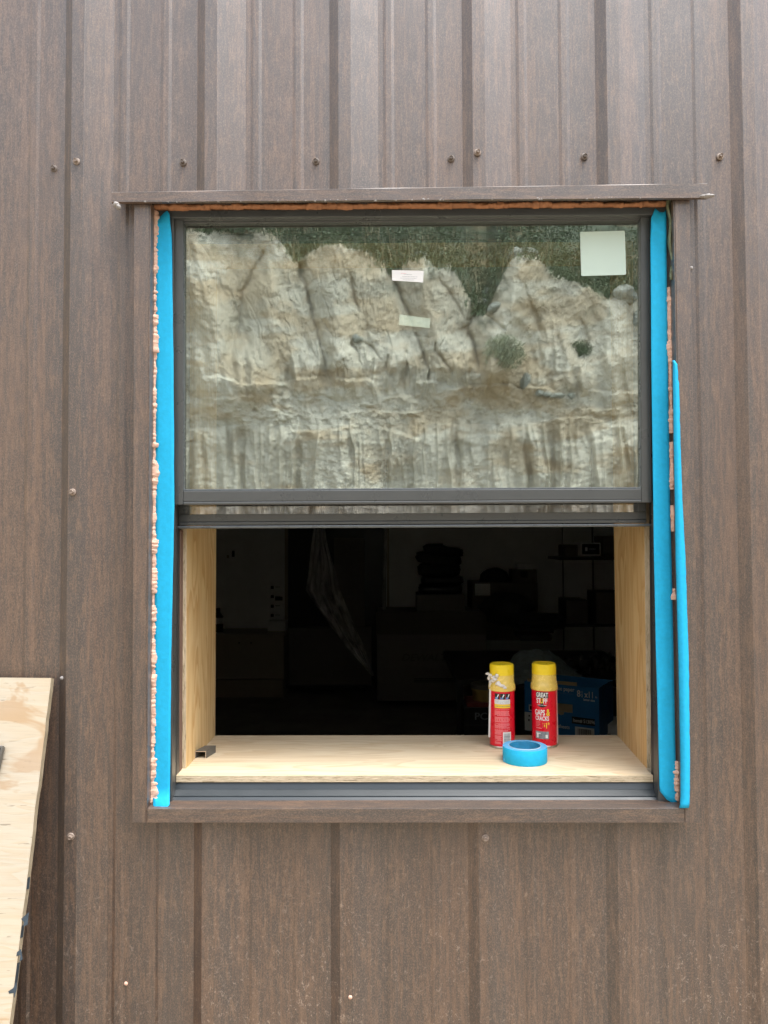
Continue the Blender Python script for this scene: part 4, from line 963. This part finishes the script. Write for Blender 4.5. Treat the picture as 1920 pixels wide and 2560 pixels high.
for pts, dep, w_ in (([(735, 640), (769, 714), (789, 798), (813, 909), (820, 960)], .34, 16), ([(662, 631), (606, 726), (592, 798), (585, 900)], .38, 34), ([(975, 690), (1000, 722), (1023, 775), (1030, 830)], .30, 13),
                     ([(884, 700), (890, 740), (902, 785)], .14, 7), ([(1039, 825), (1048, 871), (1062, 895), (1077, 925), (1075, 960)], .26, 9), ([(1086, 853), (1090, 871), (1107, 888), (1133, 938)], .20, 8),
                     ([(882, 853), (895, 885), (905, 925)], .18, 8), ([(909, 853), (930, 875), (947, 905)], .13, 7), ([(963, 895), (960, 920), (965, 945)], .16, 7), ([(1195, 770), (1172, 815), (1190, 880), (1205, 970)], .36, 26),
                     ([(1100, 700), (1138, 756), (1168, 802)], .20, 16), ([(1215, 780), (1245, 800), (1280, 830)], .16, 12), ([(1310, 700), (1330, 770), (1350, 850)], .14, 14), ([(1450, 800), (1470, 850), (1440, 900)], .18, 14), ([(860, 900), (868, 935)], .12, 7), ([(838, 900), (845, 945)], .1, 6), ([(930, 905), (925, 945)], .1, 6), ([(1010, 880), (1015, 940)], .1, 7)):
    d, al = seg_dist(wu, wv, pts); fade = 1 - sstep(.75, 1, al) * 0.9
    rel -= dep * ((0.45 if w_ < 20 else 0.7) * np.exp(-(d / (w_ * 0.6)) ** 1.3) + 0.16 * np.exp(-(d / 3.2) ** 1.5)) * fade
# rounded drips at the foot of the upper faces
low1 = sstep(840, 920, V) * (1 - sstep(950, 1010, V)); x1 = fbm(wu, wv, 34, 160, 2, 80)
rel += 0.16 * low1 * (1 - np.abs(2 * x1 - 1) * 2)
q1 = fbm(wu - 0.30 * wv, wv, 38, 190, 3, 400); q2 = fbm(wu + 0.2 * wv, wv, 26, 120, 2, 410); upm = sstep(20, 70, V - crest) * (1 - sstep(930, 1010, V)) * sstep(.42, .58, fbm(U, V, 130, 130, 2, 420))
q3 = fbm(wu - 0.12 * wv, wv, 17, 170, 2, 430); rel += sstep(10, 60, V - crest) * (1 - sstep(1020, 1110, V)) * 0.075 * (q3 - .5)
rel -= 0.30 * upm * (0.11 * np.exp(-(np.abs(2 * q1 - 1) / 0.07) ** 1.2) + 0.07 * np.exp(-(np.abs(2 * q2 - 1) / 0.06) ** 1.2))
# ledges
for i, (vl, h_, ln) in enumerate(((842, .06, 40), (956, .16, 60), (1008, .10, 30), (1040, .12, 35), (1075, .12, 50))):
    e = vl + 46 * (fbm(U, V * 0, 130, 130, 4, 90 + i) - .5) + 10 * (fbm(U, V, 20, 20, 2, 95 + i) - .5) + (U - 1000) * 0.02
    q = V - e; pres = sstep(.40, .55, fbm(U, V, 110, 60, 2, 120 + i)); rel += 0.55 * h_ * pres * sstep(-4, 3, q) * np.exp(-np.maximum(q, 0) / ln)
# fluting of the lower face
fl = sstep(1020, 1110, V); fx = U + 34 * (fbm(U, V, 110, 200, 3, 130) - .5) + 12 * (fbm(U, V, 22, 60, 2, 131) - .5)
f1 = fbm(fx, V, 30, 700, 2, 140); f2_ = fbm(fx, V, 13, 260, 2, 141); f3 = fbm(U, V, 70, 900, 2, 142)
rel += fl * (0.24 * (1 - np.abs(2 * f1 - 1) * 1.6) + 0.09 * (f2_ - .5) + 0.3 * (f3 - .5))
steep = 0.55 + 0.45 * sstep(.35, .65, fbm(U, V, 120, 90, 2, 150))
n1 = fbm(wu, wv, 34, 34, 5, 160, .55); n2 = fbm(U, V, 9, 9, 4, 170, .6); nr = 1 - np.abs(2 * fbm(wu, wv, 26, 20, 4, 180, .55) - 1)
rel += 0.13 * (n1 - .5) * steep * (1 - 0.6 * fl) + 0.050 * (n2 - .5) + 0.035 * (nr - .6) * steep
rough_band = np.exp(-((V - 1040 - 20 * (fbm(U, V * 0, 120, 120, 2, 190) - .5)) / 45) ** 2)
rel += rough_band * (0.12 * (fbm(wu, wv, 24, 16, 4, 191, .6) - .5))
abv = np.maximum(0, crest - V)
top_rel = 0.5 * (fbm(U, V, 120, 60, 4, 200) - .5)
rel = rel * 0.85
yv = 8.0 + 0.0030 * np.maximum(0, 1285 - V) + abv * 0.030 - 3.2 * sstep(250, -900, U) * 1.0 - rel * below - top_rel * (1 - below)  # left end swings nearer, out of view, to darken the left rib faces
px_ = np.array([(RM @ Vector(((1) / F, 0, 0)))[:], (RM @ Vector((0, -1 / F, 0)))[:]]); base_ = np.array((RM @ Vector((0, 0, -1.0)))[:])
DX = base_[0] + (U - 960) * px_[0][0] + (V - 1280) * px_[1][0]; DY = base_[1] + (U - 960) * px_[0][1] + (V - 1280) * px_[1][1]; DZ = base_[2] + (U - 960) * px_[0][2] + (V - 1280) * px_[1][2]
T_ = (yv - CAM.y) / DY
PX = CAM.x + DX * T_; PZ = CAM.z + DZ * T_; PY = 2 * YG - yv
co = np.stack([PX, PY, PZ], -1).reshape(-1, 3).astype(np.float32)
nr_, nc_ = U.shape; idx = np.arange(nr_ * nc_).reshape(nr_, nc_)
quads = np.stack([idx[:-1, :-1], idx[1:, :-1], idx[1:, 1:], idx[:-1, 1:]], -1).reshape(-1, 4)[:, ::-1]
# colour of the ground itself: tan clay, chalky beds, soil and turf above the crest
tan = np.array((0.50, 0.425, 0.32)); pale = np.array((0.58, 0.545, 0.465)); grey = np.array((0.47, 0.44, 0.37)); turf = np.array((0.070, 0.092, 0.062)); rusty = np.array((0.42, 0.29, 0.16))
bed = sstep(.50, .66, fbm(U, V, 160, 45, 4, 210) + 0.16 * np.exp(-((V - 850) / 40) ** 2) + 0.20 * sstep(930, 1100, V) + 0.10 * np.exp(-(((U - 1290) / 60) ** 2 + ((V - 740) / 90) ** 2)))
col = tan + (pale - tan) * bed[..., None]
g1 = sstep(.52, .70, fbm(U, V, 90, 120, 3, 220)) * 0.7; col = col + (grey - col) * g1[..., None]
r1 = sstep(.60, .72, fbm(wu, wv, 60, 28, 4, 230)) * 0.22; col = col + (rusty - col) * r1[..., None]
mott = 0.70 + 0.60 * fbm(U, V, 7, 6, 4, 240, .8); col = col * mott[..., None]
gm_ = (1 - below) * 0.92
gp = sstep(.60, .70, fbm(wu, wv, 30, 30, 4, 250)) * np.exp(-np.maximum(0, V - crest - 10) / 40.) * 0.75
gm_ = np.clip(gm_ + gp * below, 0, 1)
tf = turf * (0.6 + 0.9 * fbm(U, V, 10, 8, 4, 260, .6))[..., None]; br_ = sstep(.55, .66, fbm(U, V, 50, 20, 3, 262)) * 0.6; tf = tf + (np.array((0.20, 0.16, 0.10)) - tf) * br_[..., None]
col = col + (tf - col) * gm_[..., None]
me = bpy.data.meshes.new('bluff'); me.vertices.add(len(co)); me.vertices.foreach_set('co', co.ravel())
me.loops.add(quads.size); me.loops.foreach_set('vertex_index', quads.ravel().astype(np.int32))
me.polygons.add(len(quads)); me.polygons.foreach_set('loop_start', np.arange(0, quads.size, 4, dtype=np.int32)); me.polygons.foreach_set('loop_total', np.full(len(quads), 4, dtype=np.int32))
me.update(calc_edges=True); me.polygons.foreach_set('use_smooth', np.ones(len(quads), dtype=bool))
at = me.color_attributes.new('earth', 'FLOAT_COLOR', 'POINT')
at.data.foreach_set('color', np.concatenate([col.reshape(-1, 3), np.ones((len(co), 1))], 1).astype(np.float32).ravel())
n = N('clay_bluff'); ca = n.new('ShaderNodeVertexColor', layer_name='earth'); n.col(ca.outputs['Color']); n.rough(0.95); n.b.inputs['Specular IOR Level'].default_value = 0.1
n.bump(n.noise(n.pos(), 40, 5, 0.7), 0.4, 0.02); me.materials.append(n.m)
bl = bpy.data.objects.new('bluff', me); C.objects.link(bl); tag(bl, kind='structure')

# unseen slopes added on either side to keep low sky out of the rib reflections
def added_hill(az0, az1, r0, r1, h, seed, nm):
    na, nr2 = 140, 70
    a = np.radians(np.linspace(az0, az1, na)); t = np.linspace(0, 1, nr2); A2_, T2_ = np.meshgrid(a, t)
    nn = fbm(A2_ * 900, T2_ * 500, 60, 60, 5, seed, .55) - .5
    rad = r0 + (r1 - r0) * T2_ + 2.0 * nn; z = h * T2_ ** 0.85 + 2.4 * nn * np.minimum(1, T2_ * 4)
    X = np.sin(A2_) * rad; Y = -np.cos(A2_) * rad; m = MB(); vs = [tuple(q) for q in np.stack([X, Y, z], -1).reshape(-1, 3)]
    m.add(vs, [(i * na + j, i * na + j + 1, (i + 1) * na + j + 1, (i + 1) * na + j) for i in range(nr2 - 1) for j in range(na - 1)])
    tag(m.build(nm, M_HILL, smooth=True), kind='structure')
hn = N('added_hillside_scrub'); ha = hn.noise(hn.pos(), 0.9, 6, 0.7); hn.col(hn.ramp(ha, [(0.38, (0.07, 0.09, 0.045)), (0.5, (0.20, 0.18, 0.12)), (0.62, (0.34, 0.29, 0.21))])); hn.rough(0.95); M_HILL = hn.m
added_hill(46, 104, 13, 34, 15, 300, 'added_hillside'); added_hill(-46, -104, 10, 30, 17, 310, 'added_hillside')
def surf(u, v):
    j = int(np.argmin(np.abs(us_ - u))); i = int(np.argmin(np.abs(vs_ - v))); return Vector((PX[i, j], PY[i, j], PZ[i, j])), float(crest[i, j])
# rocks
M_ROCK = plain('blue_grey_rock', (0.30, 0.31, 0.28), 0.85, 0.3, 9, bump=0.6)
for i, (u, v, r, lb) in enumerate(((1292, 640, (.12, .10, .12), 'grey boulder balanced on the pointed bluff top, left one of the pair'), (1322, 632, (.15, .10, .07), 'flat grey boulder balanced on the pointed bluff top, right one of the pair'),
        (1215, 742, (.10, .08, .13), 'upright grey boulder in the grassy gully left of the pointed top'), (1206, 762, (.14, .10, .11), 'rounded green grey boulder at the head of the bare gully'), (1240, 770, (.13, .1, .08), 'flat grey boulder at the foot of the pointed top'),
        (892, 848, (.09, .06, .06), 'small pale stone stuck in the middle bluff face'), (1315, 955, (.07, .06, .12), 'slanted grey stone above the small ledge'), (1350, 985, (.06, .06, .045), 'small round stone on the ledge, leftmost of the row'),
        (1368, 988, (.06, .05, .04), 'small round stone on the ledge, second of the row'), (1395, 990, (.09, .05, .035), 'long flat stone on the ledge, third of the row'), (1428, 990, (.05, .05, .04), 'small round stone on the ledge, rightmost of the row'),
        (1560, 740, (.18, .12, .14), 'rounded tan boulder at the right end of the crest'), (1598, 800, (.14, .12, .12), 'grey boulder at the right edge of the bluff'), (1050, 640, (.12, .08, .06), 'grey boulder in the grass above the middle crest'))):
    p, _ = surf(u, v); m = MB(); blob(m, (p.x, p.y + 0.02, p.z), r, i + 40, 3, 0.45, 1.1)
    tag(m.build('boulder', M_ROCK, smooth=False), lb, 'rock', 'boulders on the bluff')
# grass and dry stems
rg = random.Random(3)
def tuft(m, p, n_, h, spread, lean=0.35):
    for _ in range(n_):
        a = rg.uniform(0, 6.283); q = Vector((p.x + rg.gauss(0, spread), p.y + rg.gauss(0, spread), p.z - 0.02)); hh = h * rg.uniform(.5, 1.2)
        b = Vector((math.cos(a), math.sin(a), 0)); w_ = Vector((-b.y, b.x, 0)) * rg.uniform(.004, .009); t1 = q + b * hh * lean * .4 + Vector((0, 0, hh * .6)); t2 = q + b * hh * lean + Vector((0, 0, hh))
        m.add([q - w_, q + w_, t1 + w_ * .7, t1 - w_ * .7, t2], [(0, 1, 2, 3), (3, 2, 4)])
mg, ms, ml = MB(), MB(), MB()
for _ in range(3400):
    u = rg.uniform(430, 1640); j = int(np.argmin(np.abs(us_ - u))); cc = float(np.median(crest[:, j])); v = cc + 6 - abs(rg.gauss(0, 1)) * 85
    if v < 500: continue
    p, c2 = surf(u, v)
    if v > c2 + 12: continue
    k = rg.random()
    if k < .60: tuft(mg, p, 10, rg.uniform(.05, .13), .08, .6)
    elif k < .66: tuft(ms, p, 4, rg.uniform(.25, .55), .05, .3)
    else:
        for _ in range(16):
            q = p + Vector((rg.gauss(0, .09), rg.gauss(0, .07), abs(rg.gauss(.05, .06)))); s = rg.uniform(.012, .028); a = rg.uniform(0, 6.28); e1 = Vector((math.cos(a), math.sin(a), rg.uniform(-.5, .5))) * s; e2 = Vector((-math.sin(a), rg.uniform(-.6, .6), math.cos(a))) * s
            ml.add([q - e1, q + e2, q + e1, q - e2], [(0, 1, 2, 3)])
def bush(mm, u, v, R0, n_, nm, lb, mat):
    p, _ = surf(u, v); m = MB()
    for _ in range(n_):
        d = Vector((rg.gauss(0, 1), rg.gauss(0, 1), rg.gauss(0, 1))).normalized(); r = R0 * rg.random() ** .5; q = p + Vector((d.x * r, abs(d.y) * r * .6, d.z * r * .85)); s = rg.uniform(.012, .030); d = Vector((rg.gauss(0, 1), rg.gauss(0, 1), rg.gauss(0.5, 1))).normalized(); t = Vector((-d.z, d.x, d.y)) * s * .35
        m.add([q - t, q + t, q + d * s * 2.0], [(0, 1, 2)])
    tag(m.build(nm, mat), lb, 'shrub')
M_GRASS = plain('green_grass', (0.105, 0.14, 0.08), 0.8, 0.45, 3, bump=0); M_STEM = plain('dry_stems', (0.34, 0.29, 0.19), 0.85, 0.3, 3, bump=0); M_LEAF = plain('weed_leaves', (0.15, 0.19, 0.12), 0.8, 0.4, 5, bump=0)
M_SAGE = plain('sage_leaves', (0.40, 0.43, 0.32), 0.85, 0.35, 8, bump=0)
tag(mg.build('grass', M_GRASS), 'green grass on the slope above the bluff crest', 'grass', kind='stuff'); tag(ms.build('dry_grass', M_STEM), 'tall dry stems on the slope above the bluff crest', 'grass', kind='stuff'); tag(ml.build('weeds', M_LEAF), 'leafy green weeds along the bluff crest', 'weeds', kind='stuff')
bush(None, 1258, 885, .30, 2600, 'sage_shrub', 'grey green shrub in the right gully of the bluff face', M_SAGE)
bush(None, 1448, 882, .20, 1000, 'small_shrub', 'small green shrub right of the grey green one on the bluff', M_LEAF)
bush(None, 1545, 700, .28, 2500, 'crest_shrub', 'green shrub on the crest below the square sticker', M_LEAF)
